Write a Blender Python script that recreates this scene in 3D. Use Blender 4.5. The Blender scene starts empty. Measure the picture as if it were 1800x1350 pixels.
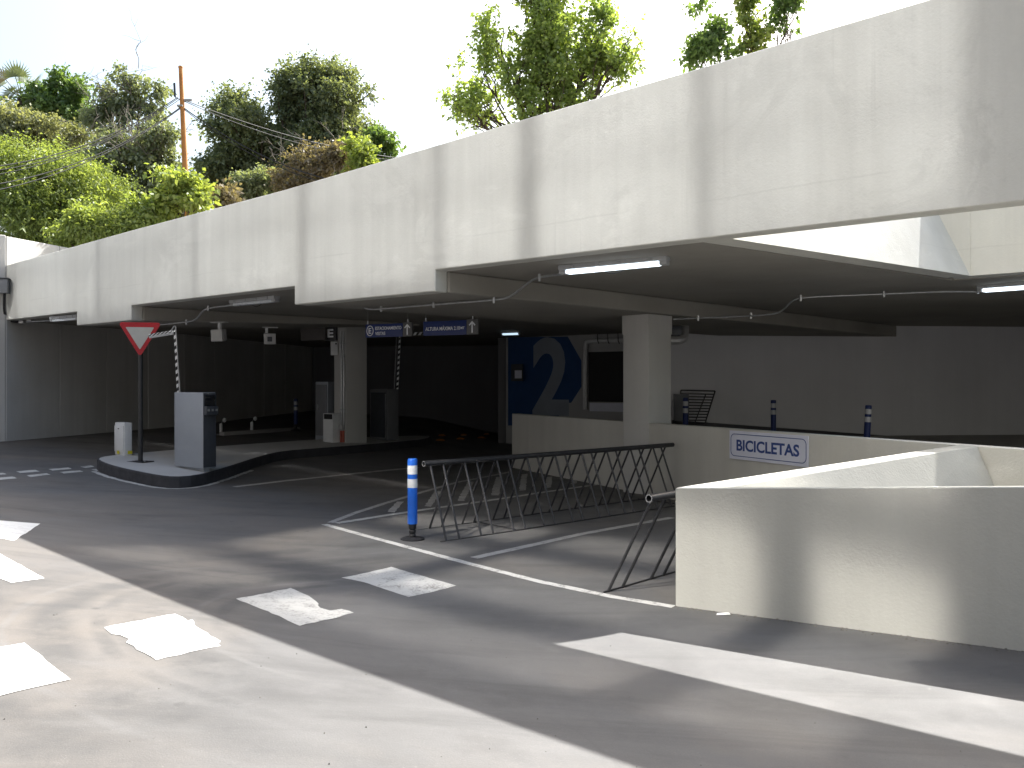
import bpy, bmesh, math, random
from mathutils import Vector, Matrix
R = math.radians
# ------------------------------------------------------------------ camera
scn = bpy.context.scene
FPX, CH = 1457.0, 1.5                       # focal length in photo pixels, eye height
cam_d = bpy.data.cameras.new('camera'); cam = bpy.data.objects.new('camera', cam_d)
scn.collection.objects.link(cam); scn.camera = cam
cam_d.sensor_width = 36.0; cam_d.lens = FPX / 1800 * 36.0
cam_d.clip_start = 0.05; cam_d.clip_end = 1500
cam.location = (0, 0, CH); cam.rotation_euler = (R(90), 0, 0)
# ------------------------------------------------------------------ sky and sun
SUN = Vector((0.58, 0.75, 1.0)).normalized()
SUN_EL = math.asin(SUN.z); SUN_AZ = math.atan2(SUN.x, SUN.y)
wld = bpy.data.worlds.new('World'); scn.world = wld; wld.use_nodes = True
nt = wld.node_tree; nt.nodes.clear()
sky = nt.nodes.new('ShaderNodeTexSky'); sky.sky_type = 'NISHITA'; sky.sun_disc = False
sky.sun_elevation = SUN_EL; sky.sun_rotation = SUN_AZ
sky.air_density = 1.6; sky.dust_density = 7.0; sky.ozone_density = 0.6
bg = nt.nodes.new('ShaderNodeBackground'); bg.inputs['Strength'].default_value = 0.115
wo = nt.nodes.new('ShaderNodeOutputWorld')
tn = nt.nodes.new('ShaderNodeMix'); tn.data_type = 'RGBA'; tn.blend_type = 'MULTIPLY'; tn.inputs[0].default_value = 1.0; tn.inputs[7].default_value = (.93, .99, 1.09, 1)   # camera white balance of the haze
nt.links.new(sky.outputs[0], tn.inputs[6]); nt.links.new(tn.outputs[2], bg.inputs[0]); nt.links.new(bg.outputs[0], wo.inputs[0])
sd = bpy.data.lights.new('sun', 'SUN'); sd.energy = 5.0; sd.angle = R(0.5); sd.color = (1.0, 0.975, 0.94)
so = bpy.data.objects.new('sun', sd); scn.collection.objects.link(so)
so.rotation_euler = SUN.to_track_quat('Z', 'Y').to_euler(); so.location = (20, 22, 34)
# ------------------------------------------------------------------ exposure and sampling
vs = scn.view_settings
vs.view_transform = 'Standard'; vs.look = 'None'; vs.gamma = 1.0; vs.use_curve_mapping = False
vs.exposure = 1.48
cy = scn.cycles
cy.use_denoising = True; cy.max_bounces = 7; cy.diffuse_bounces = 5; cy.glossy_bounces = 4
cy.transparent_max_bounces = 12; cy.sample_clamp_indirect = 60.0; cy.caustics_reflective = True; cy.blur_glossy = 0.0
cy.use_guiding = True; cy.use_surface_guiding = True; cy.use_volume_guiding = False; cy.guiding_training_samples = 128
cy.use_adaptive_sampling = False

# ------------------------------------------------------------------ helpers
C = scn.collection
def softplus(v, k=0.6): return k * math.log1p(math.exp(max(-40, min(40, v / k))))
def sstep(a, b, v):
    t = max(0.0, min(1.0, (v - a) / (b - a))); return t * t * (3 - 2 * t)
def gz(x, y):
    """height of the road: flat at the ramp mouth, climbing gently to the left"""
    x = max(x, -16.0); rise = .30 * sstep(4.4, 1.2, .62 * x + .785 * y)     # and rising towards the street
    return rise + 0.045 * softplus(-x - 1.3) + 0.03 * softplus(y - 12.0, .4) * sstep(0.0, -3.0, x) * (1 if y < 26 else 26 / y)
def gp(px, py, h=0.0):
    """point on the road (or h above it) seen at a place of the photograph"""
    D = 10.0
    for _ in range(60):
        x = (px - 900) / FPX * D
        D = 0.5 * D + 0.5 * (CH - gz(x, D) - h) * FPX / (py - 675)
    x = (px - 900) / FPX * D
    return Vector((x, D, gz(x, D) + h))
def at(px, py, D): return Vector(((px - 900) / FPX * D, D, CH - (py - 675) / FPX * D))
NF = Vector((0.62, 0.785, 0)).normalized(); DF = Vector((0.785, -0.62, 0)).normalized()
def tu(t, u, z=0.0): return Vector((DF.x * t + NF.x * u, DF.y * t + NF.y * u, z))   # along / behind the bridge face

def mesh(name, verts, faces, mat=None, parent=None, smooth=False):
    me = bpy.data.meshes.new(name); me.from_pydata([tuple(v) for v in verts], [], faces); me.update()
    if smooth: me.polygons.foreach_set('use_smooth', [True] * len(me.polygons))
    return link(name, me, mat, parent)
def link(name, me, mat=None, parent=None):
    o = bpy.data.objects.new(name, me); C.objects.link(o)
    if mat and not me.materials: me.materials.append(mat)
    if parent:
        o.parent = parent
        o.matrix_parent_inverse = Matrix.Identity(4)
    return o
class MB:
    def __init__(s): s.v = []; s.f = []
    def add(s, v, f):
        b = len(s.v); s.v += [Vector(p) for p in v]; s.f += [tuple(b + i for i in q) for q in f]
    def prism(s, poly, z0, z1):
        n = len(poly); z0 = z0 if isinstance(z0, (list, tuple)) else [z0] * n; z1 = z1 if isinstance(z1, (list, tuple)) else [z1] * n
        a = sum(poly[i][0] * poly[(i + 1) % n][1] - poly[(i + 1) % n][0] * poly[i][1] for i in range(n))
        if a < 0: poly = poly[::-1]; z0 = z0[::-1]; z1 = z1[::-1]
        v = [(p[0], p[1], z) for p, z in zip(poly, z0)] + [(p[0], p[1], z) for p, z in zip(poly, z1)]
        s.add(v, [tuple(range(n))[::-1], tuple(range(n, 2 * n))] + [(i, (i + 1) % n, n + (i + 1) % n, n + i) for i in range(n)])
    def box(s, c, sx, sy, sz, ax=None, ay=None, az=None):
        """box centred on c with full sizes along three axes"""
        ax = Vector(ax or (1, 0, 0)).normalized(); az = Vector(az or (0, 0, 1)).normalized()
        ay = Vector(ay).normalized() if ay else az.cross(ax)
        c = Vector(c); v = []
        for k in (-.5, .5):
            for i, j in ((-.5, -.5), (.5, -.5), (.5, .5), (-.5, .5)): v.append(c + ax * (sx * i) + ay * (sy * j) + az * (sz * k))
        s.add(v, [(3, 2, 1, 0), (4, 5, 6, 7), (0, 1, 5, 4), (1, 2, 6, 5), (2, 3, 7, 6), (3, 0, 4, 7)])
    def tube(s, pts, r, n=8, cap=True):
        pts = [Vector(p) for p in pts]; rr = r if isinstance(r, (list, tuple)) else [r] * len(pts)
        up = None; rings = []
        for i, p in enumerate(pts):
            a = pts[max(i - 1, 0)]; b = pts[min(i + 1, len(pts) - 1)]; t = (b - a)
            t = t.normalized() if t.length > 1e-9 else Vector((0, 0, 1))
            if up is None: up = t.orthogonal().normalized()
            up = (up - t * up.dot(t)); up = up.normalized() if up.length > 1e-6 else t.orthogonal().normalized()
            w = t.cross(up); rings.append([p + (up * math.cos(2 * math.pi * k / n) + w * math.sin(2 * math.pi * k / n)) * rr[i] for k in range(n)])
        v = [q for g in rings for q in g]; f = []
        for i in range(len(pts) - 1):
            for k in range(n): f.append((i * n + k, i * n + (k + 1) % n, (i + 1) * n + (k + 1) % n, (i + 1) * n + k))
        if cap: f += [tuple(range(n))[::-1], tuple((len(pts) - 1) * n + k for k in range(n))]
        s.add(v, f)
    def lathe(s, c, prof, n=20):
        """profile of (radius, z) turned about the vertical through c"""
        c = Vector(c); v = []; f = []
        for r, z in prof:
            for k in range(n): v.append(c + Vector((r * math.cos(2 * math.pi * k / n), r * math.sin(2 * math.pi * k / n), z)))
        for i in range(len(prof) - 1):
            for k in range(n): f.append((i * n + k, i * n + (k + 1) % n, (i + 1) * n + (k + 1) % n, (i + 1) * n + k))
        f += [tuple(range(n))[::-1], tuple((len(prof) - 1) * n + k for k in range(n))]
        s.add(v, f)
    def build(s, name, mat=None, parent=None, smooth=False, bevel=0.0, seg=2):
        o = mesh(name, s.v, s.f, mat, parent, False)
        if bevel:
            bm = bmesh.new(); bm.from_mesh(o.data)
            es = [e for e in bm.edges if len(e.link_faces) == 2 and e.calc_face_angle(0) > R(30)]
            bmesh.ops.bevel(bm, geom=es, offset=bevel, segments=seg, profile=0.6, affect='EDGES', clamp_overlap=True)
            bm.to_mesh(o.data); bm.free()
        if smooth or bevel:
            o.data.polygons.foreach_set('use_smooth', [True] * len(o.data.polygons))
            o.data.set_sharp_from_angle(angle=R(35 if smooth else 28))
        return o
def thing(name, label, cat, loc=(0, 0, 0), group=None):
    o = bpy.data.objects.new(name, None); C.objects.link(o); o.empty_display_size = 0.2
    o['at'] = 0; del o['at']
    o.location = loc
    return tag(o, label, cat, group)
def tag(o, label, cat, group=None):
    o['label'] = label; o['category'] = cat
    if group: o['group'] = group
    return o
def struct(o, kind='structure', label=None):
    o['kind'] = kind
    if label: o['label'] = label
    return o
def shift(o):
    """parts were laid out in world coordinates: hang them under their base point"""
    bpy.context.view_layer.update()
def adopt(root):
    for ch in root.children: ch.matrix_parent_inverse = Matrix.Translation(-Vector(root.location))
def copy_tree(o, parent=None):
    c = o.copy(); C.objects.link(c)
    if parent: c.parent = parent; c.matrix_parent_inverse = o.matrix_parent_inverse.copy()
    for ch in list(o.children): copy_tree(ch, c)
    return c

# ------------------------------------------------------------------ materials
class NG:
    def __init__(s, name):
        s.m = bpy.data.materials.new(name); s.m.use_nodes = True; s.t = s.m.node_tree; s.t.nodes.clear()
        s.out = s.n('ShaderNodeOutputMaterial'); s.b = s.n('ShaderNodeBsdfPrincipled'); s.l(s.b.outputs[0], s.out.inputs[0])
    def n(s, k, **kw):
        q = s.t.nodes.new(k)
        for a, b in kw.items(): setattr(q, a, b)
        return q
    def l(s, a, b): s.t.links.new(a, b)
    def pos(s, scale=(1, 1, 1), rot=(0, 0, 0)):
        tc = s.n('ShaderNodeTexCoord'); mp = s.n('ShaderNodeMapping'); mp.inputs['Scale'].default_value = scale; mp.inputs['Rotation'].default_value = rot
        s.l(tc.outputs['Object'], mp.inputs[0]); return mp.outputs[0]
    def noise(s, v, scale, detail=4, rough=0.55, dist=0.0):
        q = s.n('ShaderNodeTexNoise'); q.inputs['Scale'].default_value = scale; q.inputs['Detail'].default_value = detail
        q.inputs['Roughness'].default_value = rough; q.inputs['Distortion'].default_value = dist; s.l(v, q.inputs['Vector']); return q.outputs['Fac']
    def ramp(s, f, a, b, lo=0.0, hi=1.0):
        q = s.n('ShaderNodeMapRange'); q.clamp = True
        for k, val in zip(('From Min', 'From Max', 'To Min', 'To Max'), (a, b, lo, hi)): q.inputs[k].default_value = val
        s.l(f, q.inputs['Value']); return q.outputs[0]
    def math(s, op, a, b=None):
        q = s.n('ShaderNodeMath', operation=op)
        for i, x in enumerate((a, b)):
            if x is None: continue
            if isinstance(x, (int, float)): q.inputs[i].default_value = x
            else: s.l(x, q.inputs[i])
        return q.outputs[0]
    def mix(s, f, a, b, mode='MIX'):
        q = s.n('ShaderNodeMix', data_type='RGBA', blend_type=mode)
        for i, x in ((0, f), (6, a), (7, b)):
            if isinstance(x, (int, float)): q.inputs[i].default_value = x
            elif isinstance(x, tuple): q.inputs[i].default_value = (*x[:3], 1)
            else: s.l(x, q.inputs[i])
        return q.outputs[2]
    def bump(s, h, strength=0.2, dist=0.01):
        q = s.n('ShaderNodeBump'); q.inputs['Strength'].default_value = strength; q.inputs['Distance'].default_value = dist
        s.l(h, q.inputs['Height']); s.l(q.outputs[0], s.b.inputs['Normal'])
    def col(s, c): 
        if isinstance(c, tuple): s.b.inputs['Base Color'].default_value = (*c[:3], 1)
        else: s.l(c, s.b.inputs['Base Color'])
    def set(s, **kw):
        for k, v in kw.items():
            k = k.replace('_', ' ').title().replace('Ior', 'IOR')
            if isinstance(v, (int, float, tuple)): s.b.inputs[k].default_value = v
            else: s.l(v, s.b.inputs[k])
        return s
def vadd(c, k): return tuple(max(0.0, x * k) for x in c)
def concrete(name, c, mott=.12, streak=.10, stain=.25, rough=.85, formwork=False, blotch=False):
    g = NG(name); p = g.pos(); ps = g.pos((5.0, 5.0, .28)); ps2 = g.pos((1.3, 1.3, .12))
    a = g.mix(g.ramp(g.noise(p, .55, 5), .3, .7), vadd(c, 1 - mott), vadd(c, 1 + mott))
    a = g.mix(g.ramp(g.noise(ps, 1.0, 5, .6), .35, .68, 0, streak * 2), a, vadd(c, .62))
    a = g.mix(g.ramp(g.noise(ps2, 1.0, 4, .5), .5, .72, 0, stain), a, vadd((c[0], c[1] * .97, c[2] * .92), .66))
    a = g.mix(g.ramp(g.noise(p, 34, 3), .3, .75, 0, .16), a, vadd(c, .8))
    vo = g.n('ShaderNodeTexVoronoi'); vo.inputs['Scale'].default_value = 9; g.l(p, vo.inputs['Vector'])
    a = g.mix(g.ramp(vo.outputs['Distance'], .03, .06, .55, 0), a, vadd(c, .45)) if formwork else a
    if blotch:                                              # patched paint, weather stains and a pour line
        a = g.mix(g.math('MULTIPLY', g.ramp(g.noise(p, 1.15, 8, .7, .9), .53, .60, 0, .30), g.ramp(g.noise(p, .3, 3), .42, .58)), a, vadd(c, .70))
        a = g.mix(g.math('MULTIPLY', g.ramp(g.noise(g.pos((1, 1, 2.2)), .7, 7, .7, .6), .55, .61, 0, .35), g.ramp(g.noise(p, .45, 3), .40, .55)), a, vadd(c, 1.16))
        sz = g.n('ShaderNodeSeparateXYZ'); g.l(p, sz.inputs[0])
        ln = g.math('ABSOLUTE', g.math('SUBTRACT', g.math('ADD', sz.outputs[2], g.math('MULTIPLY', g.noise(p, .9, 4), .10)), 3.02))
        a = g.mix(g.math('MULTIPLY', g.ramp(ln, .0, .012, .35, 0), g.ramp(g.noise(p, .8, 3), .42, .55)), a, vadd(c, .72))
        a = g.mix(g.math('MULTIPLY', g.ramp(g.noise(g.pos((11, 11, .22)), 1.0, 5, .6), .60, .74, 0, .35), g.ramp(g.noise(p, .5, 3), .45, .6)), a, vadd(c, .60))
    g.col(a); g.set(roughness=rough, specular_ior_level=.25)
    g.bump(g.math('ADD', g.noise(p, 55, 4), g.math('MULTIPLY', g.noise(p, 3.0, 4), 2.5)), .25, .008)
    return g.m
def flat(name, c, rough=.5, metal=0.0, var=.08, scale=8, spec=.4, bump=0.0, coat=0.0):
    g = NG(name); p = g.pos()
    a = g.mix(g.ramp(g.noise(p, scale, 4), .3, .7), vadd(c, 1 - var), vadd(c, 1 + var))
    g.col(a); g.set(metallic=metal, specular_ior_level=spec, roughness=g.ramp(g.noise(p, scale * 3, 3), .3, .7, max(.02, rough - .08), min(1, rough + .08)))
    if coat: g.set(coat_weight=coat)
    if bump: g.bump(g.noise(p, scale * 6, 4), bump, .004)
    return g.m
def emit(name, c, k):
    g = NG(name); g.col((.8, .8, .8)); g.b.inputs['Emission Color'].default_value = (*c, 1); g.b.inputs['Emission Strength'].default_value = k; return g.m
CONC = (.50, .495, .475)
M = {}
M['fascia'] = concrete('painted_concrete', (.61, .607, .562), .10, .12, .22, .8, blotch=True)
M['raw'] = concrete('raw_concrete', (.53, .52, .50), .14, .14, .35, .9, True)
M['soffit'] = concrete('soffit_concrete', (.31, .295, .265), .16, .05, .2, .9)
M['wall'] = concrete('rendered_wall', (.58, .57, .52), .10, .09, .2, .85)
M['parapet'] = concrete('parapet_render', (.405, .402, .368), .10, .09, .2, .85)
M['grey_wall'] = concrete('grey_render', (.60, .60, .62), .06, .05, .1, .85)
M['column'] = concrete('column_concrete', (.50, .495, .475), .08, .06, .15, .85)
M['deck'] = concrete('deck_concrete', (.35, .34, .33), .1, 0.02, .1, .9)
def asphalt_mat():
    g = NG('worn_asphalt'); p = g.pos(); base = (.108, .106, .103)
    a = g.mix(g.ramp(g.noise(p, .35, 7, .62, .4), .34, .66), vadd(base, .72), vadd(base, 1.28))
    a = g.mix(g.ramp(g.noise(p, 1.1, 7, .68, .8), .36, .66, 0, .55), a, vadd(base, 1.22))
    a = g.mix(g.ramp(g.noise(g.pos((1, 1, 1), (0, 0, .6)), .21, 6, .6, .8), .47, .66, 0, .75), a, (.172, .150, .126))      # dusty tan film
    a = g.mix(g.ramp(g.noise(g.pos((.45, 2.6, 1), (0, 0, -.72)), .9, 7, .68, .6), .50, .70, 0, .60), a, vadd(base, .60))      # drawn-out rubber and oil
    a = g.mix(g.ramp(g.noise(g.pos((.6, 3.4, 1), (0, 0, .35)), 1.3, 6, .7, .5), .55, .72, 0, .40), a, vadd(base, 1.35))       # pale scuffs
    a = g.mix(g.ramp(g.noise(p, 1.7, 5, .7), .58, .74, 0, .40), a, vadd(base, .55))
    sp_ = g.n('ShaderNodeTexVoronoi'); sp_.inputs['Scale'].default_value = 2.3; g.l(p, sp_.inputs['Vector'])
    a = g.mix(g.math('MULTIPLY', g.ramp(sp_.outputs['Distance'], .03, .075, .7, 0), g.ramp(g.noise(p, .7, 2), .5, .6)), a, vadd(base, .45))   # oil spots
    sx_ = g.n('ShaderNodeSeparateXYZ'); g.l(p, sx_.inputs[0]); left = g.ramp(sx_.outputs[0], -1.3, -.5, 1, 0)
    for (cx, cy_, r0, w, s) in ((-.2, 5.0, 1.97, .20, .85), (-.2, 5.0, 2.22, .05, .6), (-.2, 5.0, 2.42, .13, .7), (-.2, 5.0, 1.62, .07, .6), (-.1, 5.1, 2.95, .16, .5), (-.2, 5.0, 1.78, .03, -.4), (-.2, 5.0, 2.60, .03, -.35), (2.0, -6.0, 9.9, .22, .45), (2.0, -6.0, 11.4, .20, .40)):
        d = g.n('ShaderNodeVectorMath', operation='DISTANCE'); g.l(p, d.inputs[0]); d.inputs[1].default_value = (cx, cy_, 0)
        k = g.math('ABSOLUTE', g.math('SUBTRACT', g.math('ADD', d.outputs['Value'], g.math('MULTIPLY', g.noise(p, .8, 2), .25)), r0))
        k = g.math('MULTIPLY', g.ramp(k, w * .35, w, 1, 0), g.ramp(g.noise(g.pos((1, 1, 1)), 2.2, 5, .65), .38, .58))
        if r0 < 4: k = g.math('MULTIPLY', k, left)
        a = g.mix(g.math('MULTIPLY', k, abs(s)), a, vadd(base, .62 if s > 0 else 1.6))
    a = g.mix(g.ramp(g.noise(p, 120, 3, .6), .25, .8, 0, .35), a, vadd(base, .60))
    a = g.mix(g.ramp(g.noise(p, 210, 2, .5), .62, .78, 0, .35), a, (.24, .235, .225))
    vo = g.n('ShaderNodeTexVoronoi', feature='DISTANCE_TO_EDGE'); vo.inputs['Scale'].default_value = .42; g.l(g.pos((1, 1, 1), (0, 0, .3)), vo.inputs['Vector'])
    cr = g.math('MULTIPLY', g.ramp(vo.outputs['Distance'], .0, .006, 1, 0), g.ramp(g.noise(p, .5, 3), .52, .62))
    a = g.mix(g.math('MULTIPLY', cr, .15), a, vadd(base, .4))
    g.col(a); g.set(roughness=g.ramp(g.noise(p, 1.3, 4), .3, .7, .62, .88), specular_ior_level=.35)
    g.bump(g.math('ADD', g.math('MULTIPLY', g.noise(p, 150, 3), .6), g.math('MULTIPLY', g.noise(p, 9, 4), .6)), .30, .006)
    return g.m
M['asphalt'] = asphalt_mat()
def paint_mat(name, c, wear):
    g = NG(name); p = g.pos()
    k = g.ramp(g.math('ADD', g.math('MULTIPLY', g.noise(p, 7, 6, .7, .5), .6), g.math('MULTIPLY', g.noise(p, 60, 3), .4)), .50, .62, 0, wear)
    a = g.mix(g.ramp(g.noise(p, 3, 4), .3, .75, 0, .35), c, vadd(c, .72))
    g.col(g.mix(k, a, (.20, .19, .18))); g.set(roughness=.7, specular_ior_level=.3); g.bump(g.noise(p, 130, 3), .25, .004)
    return g.m
M['paint'] = paint_mat('road_paint', (.78, .78, .75), .25)
M['paint_worn'] = paint_mat('worn_road_paint', (.52, .515, .485), .85)
M['paint_faint'] = paint_mat('faint_road_paint', (.42, .41, .39), .8)

# ------------------------------------------------------------------ ground
def axis(a, b, lo, hi, st):
    v = []; x = lo
    while x < hi + 1e-6: v.append(round(x, 4)); x += st
    d = st; x = lo
    while x > a: d *= 1.5; x -= d; v.insert(0, x)
    d = st; x = hi
    while x < b: d *= 1.5; x += d; v.append(x)
    return v
xs = axis(-400, 400, -12, 6, .15); ys = axis(-300, 500, 0, 24, .15)
gv = [(x, y, gz(x, y)) for y in ys for x in xs]; nx = len(xs)
gf = [(j * nx + i, j * nx + i + 1, (j + 1) * nx + i + 1, (j + 1) * nx + i) for j in range(len(ys) - 1) for i in range(nx - 1)]
road = mesh('road', gv, gf, M['asphalt'], None, True); struct(road)

# painted markings, each a thin sheet of paint on the road
rng = random.Random(7)
from mathutils.geometry import tessellate_polygon
def marking(outline, mat, name='road_marking', h=.0028, jit=.004, step=.06):
    """outline: ground points; edges broken up so that the paint looks worn"""
    pts = []
    n = len(outline)
    for i in range(n):
        a = Vector(outline[i][:2]); b = Vector(outline[(i + 1) % n][:2]); m = max(1, int((b - a).length / step))
        nrm = Vector((-(b - a).y, (b - a).x)); nrm = nrm.normalized() if nrm.length > 0 else nrm
        for k in range(m):
            q = a.lerp(b, k / m)
            if k: q = q + nrm * rng.uniform(-jit, jit)
            pts.append(Vector((q.x, q.y, gz(q.x, q.y) + h)))
    tri = tessellate_polygon([[Vector((p.x, p.y, 0)) for p in pts]])
    o = mesh(name, pts, [tuple(t) for t in tri], mat, road)
    bm = bmesh.new(); bm.from_mesh(o.data)
    for _ in range(2):
        bmesh.ops.subdivide_edges(bm, edges=[e for e in bm.edges if e.calc_length() > .22], cuts=1); bmesh.ops.triangulate(bm, faces=bm.faces)
    for q_ in bm.verts: q_.co.z = gz(q_.co.x, q_.co.y) + h
    bmesh.ops.recalc_face_normals(bm, faces=bm.faces)
    for f in bm.faces:
        if f.normal.z < 0: f.normal_flip()
    bm.to_mesh(o.data); bm.free()
    return o
def px_poly(pp, mat, **k): return marking([gp(*p) for p in pp], mat, **k)
def px_line(pp, w, mat, **k):
    c = [gp(*p) for p in pp]; d = []
    for a, b in zip(c[:-1], c[1:]):                        # densify
        m = max(1, int((b - a).length / .35)); d += [a.lerp(b, i / m) for i in range(m)]
    d.append(c[-1]); L = []; Rr = []
    for i, p in enumerate(d):
        t = (d[min(i + 1, len(d) - 1)] - d[max(i - 1, 0)]); nn = Vector((-t.y, t.x, 0)).normalized() * (w / 2)
        L.append(p + nn); Rr.append(p - nn)
    return marking(L + Rr[::-1], mat, **k)
# zebra bars
px_poly([(600, 1016), (688, 997), (802, 1030), (718, 1050), (640, 1024)], M['paint_worn'], name='crosswalk_bar')
px_poly([(415, 1053), (511, 1034), (533, 1044), (548, 1052), (556, 1058), (563, 1069), (580, 1074), (600, 1071), (622, 1078), (580, 1089), (527, 1101), (490, 1083)], M['paint_worn'], name='crosswalk_bar', jit=.012)
px_poly([(183, 1104), (308, 1080), (322, 1086), (330, 1092), (338, 1090), (342, 1100), (388, 1128), (383, 1133), (388, 1136), (275, 1161), (222, 1130), (228, 1124), (212, 1117), (196, 1115)], M['paint'], name='crosswalk_bar', jit=.008)
px_poly([(-140, 1166), (43, 1131), (124, 1195), (-120, 1255)], M['paint'], name='crosswalk_bar')
px_poly([(-90, 985), (-10, 968), (78, 1017), (20, 1025)], M['paint'], name='crosswalk_bar')
px_poly([(-110, 925), (-40, 912), (71, 921), (24, 951)], M['paint'], name='crosswalk_bar')
# give-way dashes across the exit lane
for q in ([(28, 829), (62, 826), (70, 829), (35, 832)], [(85, 825), (120, 822), (126, 824.5), (92, 827.5)], [(141, 820.5), (160, 818.5), (166, 820.5), (150, 823)],
          [(47, 836), (82, 832), (89, 834.5), (54, 839)], [(104, 830), (140, 827), (146, 829.5), (112, 832.5)], [(160, 825.5), (187, 822.5), (190, 825), (170, 828)],
          [(-30, 833.5), (5, 831.5), (12, 834), (-24, 837)], [(-15, 841), (22, 838), (30, 841), (-10, 844.5)]):
    px_poly(q, M['paint_worn'], name='give_way_dash', jit=.01)
# lines
px_line([(570, 922), (680, 952), (820, 990), (950, 1023), (1080, 1050), (1184, 1067)], .075, M['paint_worn'], name='bay_line')
px_line([(580, 919), (630, 900), (680, 884), (741, 865.5), (802, 848.5), (898, 829.5)], .075, M['paint_faint'], name='bay_line')
px_line([(592, 920), (680, 906), (756, 894.5), (833, 884), (955, 865.5), (1056, 851)], .085, M['paint_worn'], name='bay_line')
px_line([(833, 981), (1022, 939), (1181, 910)], .09, M['paint_faint'], name='bay_line')
px_line([(412, 856), (500, 845.5), (640, 831), (735, 822)], .10, M['paint_faint'], name='lane_line')
for q in ([(681, 900), (698, 882), (710, 882), (694, 901)], [(746, 890), (764, 864), (776, 864), (758, 891)], [(804, 881), (822, 847), (833, 847), (816, 881)],
          [(863, 871), (872, 839), (883, 838), (877, 871)], [(912, 863), (917, 834), (927, 833), (924, 862)], [(960, 858), (960, 839), (970, 838), (969, 857)], [(1004, 851), (1004, 844), (1015, 844), (1013, 850)]):
    px_poly(q, M['paint_faint'], name='hatch_bar', jit=.01)

# ------------------------------------------------------------------ kerbed island
M['island'] = concrete('island_concrete', (.44, .435, .42), .08, 0.02, .1, .9)
M['kerb'] = flat('dark_kerb', (.045, .045, .05), .6, 0, .2, 5, .3, .3)
KH = .15
edge_px = [(168, 806), (176, 812), (200, 820), (240, 829), (275, 835.5), (305, 838.5), (345, 836), (382, 827), (425, 813), (465, 800), (500, 792.5), (560, 788), (650, 781), (735, 773.5), (760, 769), (752, 765), (640, 768), (560, 772), (400, 783), (305, 790.5), (240, 796.5), (185, 801.5)]
isl = [gp(x, y, KH) for x, y in edge_px]
def smooth_loop(p, it=2):
    for _ in range(it):
        q = []
        for i in range(len(p)):
            a, b = p[i], p[(i + 1) % len(p)]; q += [a.lerp(b, .25), a.lerp(b, .75)]
        p = q
    return p
isl = smooth_loop(isl, 1)
cen = sum(isl, Vector()) / len(isl)
island = thing('traffic_island', 'raised concrete traffic island with black painted kerb under the bridge', 'traffic island', (cen.x, cen.y, gz(cen.x, cen.y)))
def inset(poly, d):
    out = []; n = len(poly)
    a = sum(poly[i].x * poly[(i + 1) % n].y - poly[(i + 1) % n].x * poly[i].y for i in range(n)); sg = 1 if a > 0 else -1
    for i in range(n):
        t = (poly[(i + 1) % n] - poly[i - 1]); nn = Vector((-t.y, t.x, 0)).normalized() * (d * sg); out.append(poly[i] + nn)
    return out
ii = inset(isl, .03)
tri = tessellate_polygon([[Vector((p.x, p.y, 0)) for p in ii]])
top = mesh('paving', [p + Vector((0, 0, .002)) for p in ii], [t if (Vector(ii[t[1]] - ii[t[0]]).cross(ii[t[2]] - ii[t[0]])).z > 0 else t[::-1] for t in [tuple(t) for t in tri]], M['island'], island)
n = len(isl); kv = []; kf = []
for a, b in zip(isl, ii):
    i2 = b.lerp(a, .82); kv += [Vector((a.x, a.y, gz(a.x, a.y) - .05)), a - Vector((0, 0, .02)), i2, b]
for i in range(n):
    j = (i + 1) % n
    for k in range(3): kf.append((i * 4 + k, j * 4 + k, j * 4 + k + 1, i * 4 + k + 1))
kb = mesh('kerb', kv, kf, M['kerb'], island)
bm = bmesh.new(); bm.from_mesh(kb.data); bmesh.ops.recalc_face_normals(bm, faces=bm.faces)
if sum(f.normal.z for f in bm.faces) < 0: bmesh.ops.reverse_faces(bm, faces=bm.faces)
bm.to_mesh(kb.data); bm.free()
adopt(island)
fr0 = isl[1:17]; o1 = inset(isl, -.03)[1:17]; o2 = inset(isl, -.10)[1:17]
marking(o1 + o2[::-1], M['paint_worn'], name='kerb_line', jit=.012)

# ------------------------------------------------------------------ the bridge
UF, TH = 6.17, .18
ZU, ZL = 2.67, 2.45
T = [-16.68, -13.86, -12.1, -8.19, -5.875]
top_pts = [(-16.68, 3.67), (-12.1, 3.785), (-8.4, 3.85), (-6.0, 3.935), (-4.7, 3.985), (-3.6, 4.02), (-2.85, 4.045), (-2.0, 4.085), (-1.28, 4.11), (9.0, 4.45)]
bot_pts = [(9.0, ZU), (T[4], ZU), (T[4], ZL), (T[3], ZL), (T[3], ZU), (T[2], ZU), (T[2], ZL), (T[1], ZL), (T[1], ZU), (T[0], ZU)]
bridge = thing('concrete_bridge', 'pale concrete bridge spanning the parking garage entrance with stepped underside', 'bridge', tu(-6, UF, 0))
prof = top_pts + bot_pts; npf = len(prof)
fv = [tu(t, UF, z) for t, z in prof] + [tu(t, UF + TH, z) for t, z in prof]
ff = [tuple(range(npf))[::-1], tuple(range(npf, 2 * npf))] + [(i, (i + 1) % npf, npf + (i + 1) % npf, npf + i) for i in range(npf)]
fo = mesh('fascia', fv, ff, M['fascia'], bridge)
bm = bmesh.new(); bm.from_mesh(fo.data); bmesh.ops.recalc_face_normals(bm, faces=bm.faces); bmesh.ops.triangulate(bm, faces=bm.faces)
bmesh.ops.bevel(bm, geom=[e for e in bm.edges if len(e.link_faces) == 2 and e.calc_face_angle(0) > R(60)], offset=.008, segments=1, affect='EDGES'); bm.to_mesh(fo.data); bm.free()
P = (-2.75, UF + TH); Q = (-1.668, 10.117)                       # corners of the open light well, in bridge coordinates
U0 = UF + TH + .002
wq = (tu(*Q) - tu(*P)).normalized(); wnl = Vector((-wq.y, wq.x, 0))
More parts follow.
